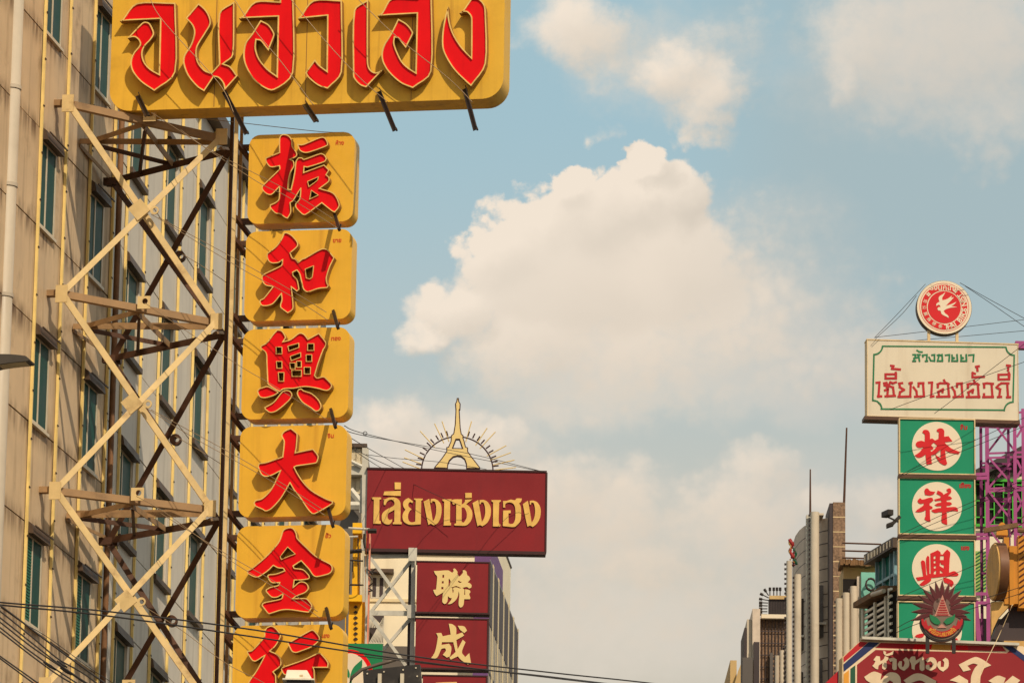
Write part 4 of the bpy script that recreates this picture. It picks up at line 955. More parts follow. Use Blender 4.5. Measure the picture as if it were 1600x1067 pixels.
for (lb, x0, y0, x1, y1, word, wp, dc, gl) in gboxes:
    pl = PL(P((x0+x1)/2, y1, 105), VIEW); bx = thing('box_sign', lb, 'sign', pl, 'green character boxes below the tan sign')
    a_, c_ = pl.uv(x0, (y0+y1)/2)[0], pl.uv(x1, (y0+y1)/2)[0]; h_ = pl.uv((x0+x1)/2, y0)[1]
    MB().box((a_, 0, 0), (c_, .30, h_)).obj('sign_face', M['green'], bx)
    m = MB()
    for q in ((a_-.02, -.02, c_+.02, .004), (a_-.02, h_-.004, c_+.02, h_+.02), (a_-.02, .004, a_+.004, h_-.004), (c_-.004, .004, c_+.02, h_-.004)): m.box((q[0], -.03, q[1]), (q[2], .31, q[3]))
    m.obj('edge_trim', M['box_edge'], bx)
    cc_ = pl.uv(*dc); rr = pl.uv(dc[0]+39, dc[1])[0]-cc_[0]
    MB().prism([circ(*cc_, rr, 48)], .001, .008, back=False).obj('disc', M['disc'], bx)
    flat(pl, [tr(*c, s_) for c, s_ in gl], .009, .02, 'character', M['sign_red'], bx)
    if word: m = MB(); put_text(m, word, .13, *pl.uv(*wp), .004, .006); m.obj('small_lettering', M['sign_red2'], bx)
    MB().box((a_-.04, -.05, -.10), (c_+.04, .2, -.035)).obj('support_beam', M['dark'], bx)

# --- magenta lattice mast behind the signs
MP = PL(P(1570, 800, 109), VIEW)
mg = thing('lattice_mast', 'magenta steel lattice mast right of the green boxes', 'steel mast', MP)
def mb_(x0, y0, x1, y1, w=.05, d=0.0, mt='magenta', nm='brace'):
    a_, c_ = MP.l(x0, y0), MP.l(x1, y1); a_.y = c_.y = d
    return MB().angle(a_, c_, w, .014).obj(nm, M[mt], mg)
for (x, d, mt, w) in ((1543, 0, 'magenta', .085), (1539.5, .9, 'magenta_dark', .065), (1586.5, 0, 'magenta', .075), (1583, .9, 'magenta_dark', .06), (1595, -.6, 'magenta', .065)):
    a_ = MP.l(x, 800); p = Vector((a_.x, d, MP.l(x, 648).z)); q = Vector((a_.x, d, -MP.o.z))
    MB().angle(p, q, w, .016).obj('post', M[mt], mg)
for y in (650, 707, 714, 762, 766, 820, 880, 930):
    mb_(1541, y+1, 1600, y-1 if y != 650 else 643, .045, .02)
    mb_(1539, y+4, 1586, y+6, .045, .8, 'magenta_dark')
for y0, y1 in ((652, 705), (715, 762), (768, 820), (826, 880), (884, 930)):
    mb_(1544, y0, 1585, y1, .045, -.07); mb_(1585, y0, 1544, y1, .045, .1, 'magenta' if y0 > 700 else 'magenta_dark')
    mb_(1588, y0, 1600, y0+25, .05, .05); mb_(1589, y0+30, 1600, y0+12, .05, .05)
for y in (742, 748, 836, 842, 928, 942): mb_(1520, y, 1543, y-1 if y < 900 else y, .07, -.05, nm='outrigger')
mb_(1524, 938, 1530, 1010, .1, -.06, nm='outrigger')
MB().box(tuple(MP.l(1586, 540)+Vector((0, -.1, -.08))), tuple(MP.l(1600, 540)+Vector((.3, .1, .08)))).obj('outrigger', M['magenta'], mg)

# --- house with bright green lattice window
lh, LP, la, lc, lz = block('shophouse', 'shophouse with a bright green lattice window behind the magenta mast', 1523, 1640, 738, 114, 9, M['cream_wall'])
a0, b0, a1, b1 = wrect(LP, 1524, 822, 1640, 752)
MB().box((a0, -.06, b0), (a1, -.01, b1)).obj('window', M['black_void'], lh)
m = MB(); k = 0; st = .21
x = a0
while x < a1:
    m.box((x-.012, -.12, b0), (x+.012, -.10, b1))
    z = b0 + (.0 if k % 2 else .19)
    while z < b1: m.box((x+.012, -.118, z-.012), (x+st-.012, -.102, z+.012)); z += .38
    x += st; k += 1
for z in (b0, b1-.02): m.box((a0, -.15, z-.03), (a1, -.125, z+.03))
m.obj('lattice', M['lattice'], lh)
r0, r1 = LP.l(1532, 752), LP.l(1640, 690)
m = MB().hexa([(la-.1, -.5, r0.z-.1), (lc, -.5, r1.z-.1), (lc, 6, r1.z-.1), (la-.1, 6, r0.z-.1), (la-.1, -.5, r0.z+.12), (lc, -.5, r1.z+.14), (lc, 6, r1.z+.14), (la-.1, 6, r0.z+.12)]); m.obj('roof', M['spandrel'], lh)
m = MB().hexa([(la, .0, lz), (lc, .0, lz), (lc, 5, lz), (la, 5, lz), (la, .0, r0.z), (lc, 0, r1.z-.11), (lc, 5, r1.z-.11), (la, 5, r0.z)]); m.obj('gable', M['spandrel'], lh)
a0, b0, a1, b1 = wrect(LP, 1524, 928, 1541, 862)
m = MB().box((a0, -.09, b0), (a1, -.05, b1)); m.obj('tile_panel', M['lime'], lh)
m = MB()
for j in range(12): z = b0+(b1-b0)*j/12; m.bar((a0, -.1, z), (a1, -.1, z+.16), .02, .02)
m.obj('tile_joints', M['leaf_green'], lh)
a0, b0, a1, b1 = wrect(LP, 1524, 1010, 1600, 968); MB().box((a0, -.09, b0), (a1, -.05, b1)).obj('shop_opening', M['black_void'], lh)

# --- ochre shop front ornament at the right edge
OP = PL(P(1575, 900, 96), VIEW)
oc = thing('ochre_signboard', 'ochre ribbed signboard with a round drum end at the right edge', 'signboard', OP)
# round drum end seen nearly edge on
c_ = OP.l(1553.5, 893); rv = OP.l(1556, 848).z - c_.z
ax = Vector((-.99, -.13, 0)).normalized(); sd = Vector((.13, -.99, 0)).normalized()
def ringp(off, r): return [c_ + ax*off + sd*r*math.cos(a) + Vector((0, 0, r*math.sin(a))) for a in [2*math.pi*k/40 for k in range(40)]]
def drum(o0, o1, r0, r1, nm, mt, cap=True):
    m = MB(); p, q = ringp(o0, r0), ringp(o1, r1); m.add(p+q, [(i, (i+1) % 40, 40+(i+1) % 40, 40+i) for i in range(40)])
    if cap: m.add(q, [tuple(range(40))])
    return m.obj(nm, M[mt], oc, 'auto')
drum(-.17, .0, rv, rv, 'drum_rim', 'copper'); drum(.0, .03, rv*.97, rv*.95, 'drum_face', 'wood')
def ob(x0, y0, x1, y1, d0, d1, nm, mt): a_, q_ = OP.uv(x0, y1), OP.uv(x1, y0); return MB().box((a_[0], -d1, a_[1]), (q_[0], -d0, q_[1])).obj(nm, M[mt], oc)
ob(1569, 840, 1576.5, 944, -.3, .06, 'rib', 'orange'); ob(1577, 854, 1583, 946, -.3, .1, 'rib', 'orange'); ob(1583.5, 854, 1590, 944, -.3, .08, 'rib', 'orange')
a_ = OP.l(1590, 850); m = MB(); m.box((a_.x, -.1, a_.z-1.25), (a_.x+2.4, .3, a_.z+.15)); m.obj('ribbed_panel', M['orange'], oc)
m = MB()
for k in range(16): m.bar((a_.x+.02, -.115, a_.z-1.2+k*.11), (a_.x+1.4, -.115, a_.z-.2+k*.11), .018, .02)
m.obj('panel_grooves', M['rust_red'], oc)
a_ = OP.uv(1549, 938); L = [OP.uv(*p) for p in ((1549, 940), (1583, 940), (1560, 965), (1552, 982), (1549, 992))]
MB().prism([L], -.2, .03).obj('bracket_panel', M['wood'], oc)
L = [OP.uv(*p) for p in ((1584, 944), (1600, 925), (1640, 900), (1640, 1000), (1575, 1000), (1552, 994), (1562, 968))]
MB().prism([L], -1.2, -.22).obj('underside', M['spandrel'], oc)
a_ = OP.l(1566, 826); m = MB(); m.prism([[(a_.x+.11*math.cos(R(t))*1.0, a_.z-.12+(.25*math.sin(R(t)) if t <= 180 else 0)) for t in range(0, 181, 15)]], -.25, .0); m.obj('finial', M['orange'], oc)
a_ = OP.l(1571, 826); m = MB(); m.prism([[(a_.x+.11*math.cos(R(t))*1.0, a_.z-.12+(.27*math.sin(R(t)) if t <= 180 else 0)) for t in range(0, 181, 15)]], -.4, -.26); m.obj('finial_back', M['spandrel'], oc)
ob(1570, 1000, 1640, 1060, -1.0, -.1, 'lower_board', 'wood')
bm = thing('timber_beam', 'grey weathered timber beam lying across the magenta mast', 'beam', OP)
a_, q_ = OP.l(1533, 838), OP.l(1586, 829); a_.y = q_.y = -.55; MB().bar(a_, q_, .085, .09).obj('beam', M['tile'], bm)
a_, q_ = OP.l(1586, 836), OP.l(1640, 840); a_.y = q_.y = -.5; MB().tube([a_, q_], .05, 8).obj('rope_roll', M['tile'], bm)

# --- balcony house, long side runs away up the street
zb = P(1403, 836, 107.5).z
E0, E1 = P(1403, 836, 107.5), PZ(1359, 863, zb); dv = (E0-E1); HL = PL((E1.x, E1.y, 0), math.atan2(dv.y, dv.x)); Lh = dv.xy.length
bh = thing('balcony_house', 'narrow house with a green glazed bay over a slatted balcony beside the green boxes', 'house', HL)
def hv(x, y): return HL.uv(x, y)
ft = .27
MB().box((-.05, -.12, zb-ft), (Lh+.02, .8, zb-.05)).obj('eaves', M['hood'], bh)
m = MB()
for k in range(9): x = Lh*k/9; MB().box((x+.03, -.135, zb-ft+.04), (x+Lh/9*random.uniform(.35, .8), -.122, zb-.09)).obj('fascia_board', M['disc'], bh)
pass
g0 = hv(1368, 935); g1 = hv(1397, 850); gz0 = hv(1382, 922)[1]
uA, uB_ = hv(1366, 900)[0], hv(1396, 890)[0]
MB().box((uA, .1, gz0), (uB_, .14, zb-ft)).obj('glazing', M['teal_glass'], bh)
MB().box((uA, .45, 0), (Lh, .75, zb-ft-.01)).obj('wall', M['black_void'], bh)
for f_ in (.0, .36, .74, .94):
    x = uA+(uB_-uA)*f_; w = .05 if f_ < .9 else .12; MB().box((x, .02, gz0), (x+w*.7, .09, zb-ft)).obj('mullion', M['blue_frame'], bh)
zr = hv(1382, 906)[1]; MB().box((uA, .03, zr), (uB_, .08, zr+.06)).obj('rail', M['blue_frame'], bh)
z1 = hv(1385, 928)[1]
MB().box((hv(1350, 960)[0], -.25, gz0-.14), (Lh-.3, .5, gz0-.02)).obj('balcony_roof', M['tile'], bh)
ua, ub = hv(1356, 970)[0], hv(1394, 960)[0]
m = MB(); zlow = hv(1375, 1012)[1]; z = gz0-.32
while z > zlow-.3: m.box((ua, -.1, z), (ub, -.06, z+.05)); z -= .13
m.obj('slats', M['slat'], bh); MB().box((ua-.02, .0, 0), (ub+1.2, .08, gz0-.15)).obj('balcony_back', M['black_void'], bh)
for x in (ua, (ua+ub)/2, ub-.1): MB().box((x, -.15, zlow-1), (x+.1, -.105, gz0-.22)).obj('slat_post', M['grey_steel'], bh)
x = ub+.12; m = MB(); z = zlow-.3
while z < gz0-.1: m.box((x, -.14, z), (x+.22, -.1, z+.05)); z += .15
m.box((x+.06, -.16, zlow-.5), (x+.1, -.141, gz0-.1)); m.obj('ladder', M['slat'], bh)
MB().tube([HL.l(1384, 930)+Vector((0, -.3, 0)), HL.l(1402, 924)+Vector((0, -.3, 0))], .05, 10).obj('white_pipe', M['pipe'], bh)

# --- ochre house with tiled eaves and turquoise wall
oh, OHP, oa, oc2, oz = block('ochre_house', 'small ochre house with a ragged tiled eave and turquoise side wall', 1318, 1368, 883, 118, 1.6, M['beige_wall'])
m = MB()
for k in range(16):
    x = oa-.1+(oc2-oa+.2)*k/16; m.box((x, -.3, oz-.05+random.uniform(-.03, .03)), (x+(oc2-oa)/16+.03, .5, oz+.09+random.uniform(-.02, .04)))
m.obj('roof', M['tile'], oh)
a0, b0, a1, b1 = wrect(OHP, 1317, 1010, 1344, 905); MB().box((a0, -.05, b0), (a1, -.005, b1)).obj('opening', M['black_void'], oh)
a0, b0, a1, b1 = wrect(OHP, 1344, 1010, 1366, 899); MB().box((a0, -.4, b0), (a1, -.01, b1)).obj('side_wall', M['teal_wall'], oh)
a0, b0, a1, b1 = wrect(OHP, 1338, 1010, 1343.5, 904); MB().box((a0, -.3, b0), (a1, -.06, b1)).obj('pillar', M['agg_dark'], oh)
for (x, w, yt) in ((1307.5, 11, 945), (1318.5, 11, 936), (1330.5, 12, 926)):
    q = OHP.uv(x, yt); r_ = w*118/8000/2; m = MB(); m.tube([(q[0], -.8, 0), (q[0], -.8, q[1])], r_, 18); ob_ = m.obj('column', M['tube'], oh, 'auto')
    m = MB(); z = q[1]-.1
    while z > q[1]-3.2: m.box((q[0]-r_-.035, -.8, z), (q[0]-r_+.01, -.75, z+.045)); z -= .12
    m.obj('bulb_studs', M['spandrel'], ob_)
cs = thing('cable_cluster', 'turquoise tangle of coiled cable on the turquoise wall', 'cable coil', OHP)
for (x, y, r) in ((1358, 920, 10), (1358, 943, 8)):
    q = OHP.l(x, y); rr = r*118/8000
    m = MB(); m.tube([(q.x+rr*.8*math.cos(R(t)), -.5-.02*(t/90), q.z+rr*math.sin(R(t))) for t in range(0, 721, 30)], .022, 5); m.obj('coil', M['spandrel'], cs)
rails = thing('roof_railing', 'three brown rails between the pebble dash pier and the bay roof', 'railing', PL(P(1340, 860, 112), VIEW))
RP = PL(rails.location, VIEW)
for (x0, y0, x1, y1) in ((1316, 848, 1377, 850), (1316, 860, 1365, 861.5), (1316, 871, 1361, 872.5)):
    MB().tube([RP.l(x0, y0), RP.l(x1, y1)], .02, 6).obj('rail', M['dark'], rails)

# --- curved fronted building
cvb = thing('curved_building', 'brown building with a curved parapet, pale round columns and tall dark windows', 'building', PL(P(1297, 808, 132), 0))
CV = PL((cvb.location.x, cvb.location.y, 0), VIEW); cvb.location = CV.o; cvb.rotation_euler = (0, 0, VIEW)
zc = P(1297, 808, 132).z
plan = []
for (x, Y) in ((1298, 132), (1286, 132.15), (1276, 132.4), (1266, 132.7), (1256, 133.1), (1249, 133.6), (1243, 134.3), (1239.5, 135.2), (1238, 137)):
    p = CV.local(P(x, 900, Y)); plan.append((p.x, p.y))
n = len(plan); m = MB(); m.add([(x, y, 0) for x, y in plan]+[(x, y, zc) for x, y in plan], [(i+1, i, n+i, n+i+1) for i in range(n-1)])
m.add([(x, y, zc) for x, y in plan]+[(plan[0][0], plan[-1][1], zc)], [tuple(range(n+1))]); m.obj('curved_wall', M['agg_dark'], cvb, True)
jl = MB()
for k in range(24): z = zc-.0-.34*k*1.0; jl.add([(x-.0, y-.012, z-.010) for x, y in plan]+[(x, y-.012, z+.010) for x, y in plan], [(i+1, i, n+i, n+i+1) for i in range(n-1)]) if k else None
jl.obj('panel_joints', M['spandrel'], cvb)
def yplan(u):
    best = 0
    for (xa, ya), (xb, yb2) in zip(plan, plan[1:]):
        if min(xa, xb) <= u <= max(xa, xb): best = ya + (yb2-ya)*(u-xa)/(xb-xa)
    return best
def cvbox(x0, y0, x1, y1, d0, d1, nm, mt, par=None, zero=False):
    a_, q_ = CV.uv(x0, y1), CV.uv(x1, y0); return MB().box((a_[0], -d1, 0 if zero else a_[1]), (q_[0], -d0, q_[1])).obj(nm, M[mt], par or cvb)
# pebble dash pier
MP_ = cvbox(1299, 793, 1318, 1400, -5, .7, 'pier', 'agg', zero=True)
a_ = CV.uv(1293.5, 793); q_ = CV.uv(1298.8, 793); MB().box((a_[0], -.68, 0), (q_[0], 1.0, q_[1]-.02)).obj('pier_shaded_return', M['spandrel'], cvb)  # dark colour stands in for shade on the pier's left side face
m = MB(); u0_, u1_ = CV.uv(1299, 900)[0], CV.uv(1318, 900)[0]
for k in range(14): z = CV.uv(1308, 793+23*(k+1))[1]; m.box((u0_, -.705, z-.012), (u1_, -.702, z+.012))
m.obj('mortar_lines', M['box_edge'], MP_)
def column(x, w, ytop, d=.3, bead=True):
    q = CV.uv(x, ytop); r_ = w*132/8000/2; c0 = (q[0], -d)
    m = MB(); prof = [(q[0]+r_*math.cos(R(t)), -d-r_*math.sin(R(t))) for t in range(-30, 211, 20)]
    k_ = len(prof); m.add([(x_, y_, 0) for x_, y_ in prof]+[(x_, y_, q[1]) for x_, y_ in prof], [(i, i+1, k_+i+1, k_+i) for i in range(k_-1)]); m.add([(x_, y_, q[1]) for x_, y_ in prof], [tuple(range(k_))])
    ob_ = m.obj('column', M['tube'], cvb, 'auto')
    if bead:
        m = MB(); z = q[1]-.1
        while z > q[1]-4.6: m.box((q[0]-r_-.05, -d+.02, z), (q[0]-r_+.0, -d+.08, z+.05)); z -= .13
        m.obj('bulb_studs', M['spandrel'], ob_)
for (x, w, yt) in ((1272, 14, 804), (1245.5, 11, 901), (1232, 9, 880)): column(x, w, yt, .32)
for (x, w, yt) in ((1213.5, 7, 1026), (1221.5, 8, 1018), (1229, 7, 1010)): column(x, w, yt, .2)
for (x0, y0, x1, y1) in ((1252.5, 921, 1260, 979), (1277, 912, 1290.5, 971), (1252, 1036, 1259, 1110), (1276, 1028, 1289.5, 1110)):
    d_ = -yplan(CV.uv((x0+x1)/2, y1)[0])+.05
    w_ = cvbox(x0, y0, x1, y1, d_-.3, d_+(.05 if x0 > 1260 else .34), 'window', 'dark_win')
    cvbox(x0-.6, y1, x1+.6, y1+3, d_-.3, d_+(.16 if x0 > 1260 else .40), 'sill', 'slat', w_)
    if y1 < 1000: cvbox(x0, y1+4, x1, y1+22, d_-.3, d_+(.055 if x0 > 1260 else .345), 'glass_block', 'lime' if False else 'corr_grey', w_)
m = MB(); a_ = CV.uv(1263.5, 806); m.box((a_[0]-.07, -.16, 0), (a_[0]+.07, .1, a_[1])); m.obj('cable_tray', M['grey_steel'], cvb)
cvbox(1275, 805, 1286, 808, -.8, .3, 'coping', 'tube')
rr = thing('lightning_rod', 'shorter thin dark rod on the roof above the tall pale column', 'lightning rod', PL(P(1266, 806, 132.2), VIEW), 'roof rods on the curved building')
MB().tube([(0, 0, -.1), (0.0, 0, P(1266, 733, 132.2).z-P(1266, 806, 132.2).z)], [.035, .02], 6).obj('rod', M['dark'], rr)
rr = thing('lightning_rod', 'taller thin dark rod on the pebble dash pier', 'lightning rod', PL(P(1318, 795, 132), VIEW), 'roof rods on the curved building')
p = PL(rr.location, VIEW).l(1323, 668); MB().tube([(0, 0.02, -.3), (p.x, .02, p.z)], [.04, .025], 6).obj('rod', M['dark'], rr)
# carved red and gold ornament
og = thing('roof_ornament', 'red and gold carved ornament clinging to the left corner of the curved parapet', 'ornament', PL(P(1238, 860, 131.8), VIEW))
OG = PL(og.location, VIEW)
def blob(pts, r, nm, mt): 
    q = [OG.l(*p) for p in pts]; return MB().tube(q, r, 8).obj(nm, M[mt], og, True)
random.seed(11)
for nm, mt, x0, y0, hgt, amp, r_ in (('dragon_body', 'dusty_red', 1236, 842, 30, 2.2, .055), ('gilt_scroll', 'wood', 1234, 841, 24, 1.6, .03), ('tail_scroll', 'rust_red', 1240, 862, 22, 2.4, .045), ('leaf_scroll', 'dk_green', 1242, 856, 26, 1.6, .032)):
    pts = [(x0 + (k*.12) + amp*math.sin(k*1.15+x0), y0 + hgt*k/9) for k in range(10)]
    blob(pts, [r_*(.5+.7*random.random()) for _ in pts], nm, mt)
for k in range(9):
    x, y = 1234.5+random.uniform(-1, 8), 843+k*4.3; blob([(x, y), (x+random.uniform(-2, 2), y+random.uniform(1.5, 3))], [.035, .015], 'flame', random.choice(('dusty_red', 'orange', 'rust_red')))

# --- farther buildings at the lower right of the sky
fb, FPl, fa, fc, fz = block('brown_building', 'brown building with a dark mesh screened pebble wall left of the curved one', 1185, 1232, 968, 150, 2, M['agg'])
m = MB()
for k in range(9): x = fa+(fc-fa)*k/9; m.box((x, -.06, fz-5), (x+.02, -.03, fz))
for k in range(13): z = fz-.36*k*1.0; m.box((fa, -.075, z-.015), (fc, -.061, z+.01))
m.obj('mesh_screen', M['spandrel'], fb)
a0, b0, a1, b1 = wrect(FPl, 1189, 968, 1232, 962.5); MB().box((a0, -.3, b0), (a1, .3, b1)).obj('parapet', M['disc'], fb)
a0, b0, a1, b1 = wrect(FPl, 1174, 1100, 1186.5, 955.5); MB().box((a0, -.5, b0-20), (a1, 2, b1)).obj('pier', M['agg_dark'], fb)
a0, b0, a1, b1 = wrect(FPl, 1166, 1100, 1174, 970); MB().box((a0, -.3, b0-20), (a1, 2, b1)).obj('pale_pier', M['tube'], fb)
a0, b0, a1, b1 = wrect(FPl, 1162, 1100, 1166, 983); MB().box((a0, -.3, b0-20), (a1, 2, b1)).obj('dark_pier', M['spandrel'], fb)
a0, b0, a1, b1 = wrect(FPl, 1158, 1100, 1174, 1034); MB().box((a0, -.8, b0-20), (a1, -.31, b1)).obj('porch', M['grey_wall'], fb)
a0, b0, a1, b1 = wrect(FPl, 1202, 1100, 1207, 1022); MB().box((a0, -.3, b0-20), (a1, -.08, b1)).obj('slim_pier', M['grey_wall'], fb)
a0, b0, a1, b1 = wrect(FPl, 1176, 1100, 1185, 1008); MB().box((a0, -.6, b0-20), (a1, -.505, b1)).obj('shutter', M['spandrel'], fb)
bb = thing('rooftop_billboard', 'small dark rooftop board fringed with thin lamp rods', 'billboard', PL(P(1216, 960, 151), VIEW))
BB = PL(bb.location, VIEW)
a0, b0 = BB.uv(1201, 960); a1, b1 = BB.uv(1232, 937); MB().box((a0, -.05, b0), (a1, .2, b1)).obj('board', M['spandrel'], bb)
a0, b0 = BB.uv(1202, 936.5); a1, b1 = BB.uv(1232, 931.5); MB().box((a0, -.12, b0), (a1, .2, b1)).obj('header', M['beige_wall'], bb)
m = MB()
for k in range(12): x = a0+(a1-a0)*k/12; m.box((x, -.075, BB.uv(1216, 959)[1]), (x+.015, -.055, BB.uv(1216, 938)[1]))
m.obj('board_ribs', M['black'], bb)
for (x0, y0, x1, y1) in ((1203, 932, 1203, 920), (1209, 931, 1209, 920), (1214, 931, 1214, 920), (1219, 931, 1219, 920), (1228, 931, 1228, 920), (1201, 930, 1195.5, 922), (1201, 933.5, 1190, 928), (1201, 937.5, 1188.5, 935.5), (1200, 941.5, 1188.5, 941), (1199.5, 946, 1188.5, 945.5), (1199, 950.5, 1188.5, 950.5), (1199, 955, 1188.5, 955), (1198.5, 959.5, 1188.5, 959.5)):
    p, q = BB.l(x0, y0), BB.l(x1, y1); m = MB(); m.tube([p, q], .018, 5); d_ = (q-p).normalized()*.05; m.tube([q-d_, q+d_], .045, 6); m.obj('lamp_rod', M['black'], bb)
yb_, YBp, ya, yc, yz = block('yellow_house', 'pale yellow house with a stepped gable at the far end of the street', 1141, 1151, 1031, 178, 6, M['beige_wall'])
a0, b0, a1, b1 = wrect(YBp, 1145, 1100, 1159, 1052); L = [(a0, b0-20), (a1, b0-20), (a1, b1+.4), (a0+.5*(a1-a0), b1), (a0, b1-.6)]
MB().prism([L], .05, .5).obj('gable', M['beige_wall'], yb_)

# --- red gold-shop sign at the bottom right
zs = P(1345, 1000, 84).z
S0, S1 = P(1345, 1000, 84), PZ(1590, 1010, zs); sv = S1-S0; SH = PL(S0, math.atan2(sv.y, sv.x))
sh = thing('shop_sign', 'red gold shop sign with cut corners, stripes and ivory Thai letters', 'sign', SH)
o = [(1345, 1000), (1590, 1010), (1660, 1062), (1660, 1200), (1313, 1200), (1316.5, 1026)]
OL = [SH.uv(*p) for p in o]
MB().prism([OL], -.3, 0).obj('sign_box', M['box_edge'], sh)
SC = (1310, 990, 5.517)
def sf(txt, d0, d1, nm, mt): return flat(SH, [tr(*SC, txt)], d0, d1, nm, M[mt], sh, False)
sf("185,62 1590,105 1900,340 1900,1150 40,1150 42,205", .001, .004, 'ivory_ground', 'shop_ivory')
sf("160,265 320,137 1450,165 1480,140 1900,470 1900,1150 160,1150", .005, .008, 'red_field', 'shop_red')
sf("185,66 255,72 45,245 43,200", .005, .008, 'corner_panel', 'sign_red2'); sf("260,70 355,74 45,325 42,262", .005, .009, 'navy_stripe', 'navy')
sf("365,76 660,86 640,130 320,120", .005, .008, 'top_band', 'sign_red2'); sf("660,86 808,90 798,134 640,130", .005, .0085, 'top_band', 'red'); sf("808,90 968,95 968,139 798,134", .005, .0085, 'top_band', 'amber'); sf("968,95 1110,99 1120,142 968,139", .005, .0085, 'top_band', 'red'); sf("1110,99 1410,106 1445,150 1120,142", .005, .008, 'top_band', 'sign_red2')
sf("1420,104 1500,108 1900,405 1900,455", .009, .012, 'navy_stripe', 'navy')
sf("45,345 90,310 85,1150 40,1150", .005, .008, 'amber_stripe', 'amber'); sf("103,300 145,268 142,1150 98,1150", .005, .008, 'green_stripe', 'dk_green')
HT = ["300,225 325,190 355,195 360,235 385,220 400,190 430,205 425,225 412,235 415,290 395,310 375,295 378,250 345,275 340,305 320,300 290,275 305,260 318,235",
 "385,145 410,155 405,175 440,165 475,145 470,175 420,190 390,175", "430,215 470,205 500,220 500,305 480,312 462,300 465,235 445,240",
 "525,235 545,235 545,285 560,280 570,245 555,225 580,200 605,225 605,280 565,318 530,300 510,265", "610,225 630,195 660,195 665,230 690,215 725,195 735,220 740,305 720,320 700,305 700,235 660,270 655,310 630,300 625,260",
 "750,230 775,205 820,205 845,240 840,290 795,320 755,300 750,270 780,265 785,290 805,285 810,250 790,235 765,245", "860,240 880,235 880,285 905,285 910,245 895,225 920,205 945,225 945,285 900,325 868,305 848,270"]
for s_ in HT: flat(SH, [tr(*SC, s_)], .009, .02, 'ivory_letter', M['shop_ivory'], sh)
BT = ["220,370 300,325 370,345 360,400 430,335 500,340 535,390 535,560 480,560 470,420 440,400 370,470 360,560 290,560 290,440 240,400",
 "560,400 650,345 720,345 840,405 840,560 780,560 780,440 700,400 600,430", "955,400 1040,355 1115,400 1115,560 1050,560 1050,430 1000,410",
 "1035,265 1170,200 1230,215 1315,270 1240,310 1220,400 1220,560 1140,560 1140,380 1170,300 1200,265 1160,255 1110,275 1140,310 1075,325",
 "1290,405 1370,360 1440,380 1420,430 1500,360 1565,400 1540,430 1530,560 1470,560 1470,430 1400,480 1390,560 1330,560 1340,430"]
for s_ in BT: flat(SH, [tr(*SC, s_)], .009, .02, 'ivory_letter', M['shop_ivory'], sh)
a_, q_ = SH.uv(1345, 999.5), SH.uv(1590, 1009.5); MB().bar((a_[0], -.02, a_[1]+.02), (q_[0], -.02, q_[1]+.02), .045, .2).obj('top_rail', M['grey_steel'], sh)
# neighbouring red awning corner and dark edge
aw = thing('awning', 'faded red awning corner beside the red gold shop sign', 'awning', PL(P(1305, 1060, 92), VIEW)); AW = PL(aw.location, VIEW)
L = [AW.uv(*p) for p in ((1284, 1072), (1309, 1048), (1309, 1200), (1284, 1200))]; MB().prism([L], -.4, 0).obj('canopy', M['sign_red2'], aw)
L = [AW.uv(*p) for p in ((1309.5, 1048), (1312.5, 1048), (1313, 1200), (1310, 1200))]; MB().prism([L], -.4, .03).obj('frame', M['navy'], aw)

# --- spiky emblem standing on the red sign
EP = PL(P(1472, 1003, 83.4), VIEW)
ep = thing('trade_emblem', 'dull red sunburst emblem with a pink pagoda and red ribbon above the red sign', 'emblem', EP)
EC = (1410, 890, 8.893)
tips = [(125, 700), (125, 580), (138, 462), (220, 350), (285, 262), (375, 208), (458, 152), (555, 132), (655, 168), (735, 212), (828, 272), (890, 358), (950, 470), (950, 592), (905, 648), (955, 700)]
ce = (548, 560)
for i, t_ in enumerate(tips):
    dx, dy = t_[0]-ce[0], t_[1]-ce[1]; ln = math.hypot(dx, dy); nx, ny = -dy/ln, dx/ln
    def pt(f, w): return f"{ce[0]+dx*f+nx*w:.0f},{ce[1]+dy*f+ny*w:.0f}"
    big_ = tr(*EC, ' '.join((pt(.2, -28), pt(.62, -42), pt(1, 0), pt(.62, 42), pt(.2, 28)))); sm_ = tr(*EC, ' '.join((pt(.3, -18), pt(.62, -28), pt(.95, 0), pt(.62, 28), pt(.3, 18))))
    dd = .003*(i % 3)
    o_ = flat(EP, [big_], -.06+dd, .0+dd, 'ray', M['ray_edge'], ep, False); flat(EP, [sm_], .001+dd, .01+dd, 'ray_face', M['rust_red'], o_, False)
def ef(txt, d0, d1, nm, mt, sm=False, par=None): return flat(EP, [tr(*EC, txt)], d0, d1, nm, M[mt], par or ep, sm)
def epc(r, a0, a1, cy=700, n=20, sy=.95): return ' '.join(f"{548+r*math.cos(R(a0+(a1-a0)*i/n)):.0f},{cy+r*sy*math.sin(R(a0+(a1-a0)*i/n)):.0f}" for i in range(n+1))
ef('250,690 300,680 800,680 850,690 '+epc(312, 4, 176), -.08, .015, 'medallion_rim', 'black'); ef('290,700 380,650 470,600 548,580 630,600 720,650 806,700 '+epc(285, 12, 168), .016, .022, 'medallion', 'medal')
ef(epc(120, 0, 360, 500), .012, .016, 'halo', 'ray_edge')
ef("555,350 660,645 445,645", .018, .03, 'pagoda', 'dusty_pink')
for k in range(7):
    y = 420+k*33; w = (y-365)*.33; ef(f"{555-w:.0f},{y} {555+w:.0f},{y} {555+w:.0f},{y+20} {555-w:.0f},{y+20}", .031, .034, 'pagoda_tier', 'dusty_red')
ef("375,620 420,640 480,670 530,730 500,765 440,750 390,700", .031, .04, 'leaf', 'leaf_green', True); ef("730,610 690,650 620,675 570,725 610,765 670,745 720,690", .031, .04, 'leaf', 'leaf_green', True)
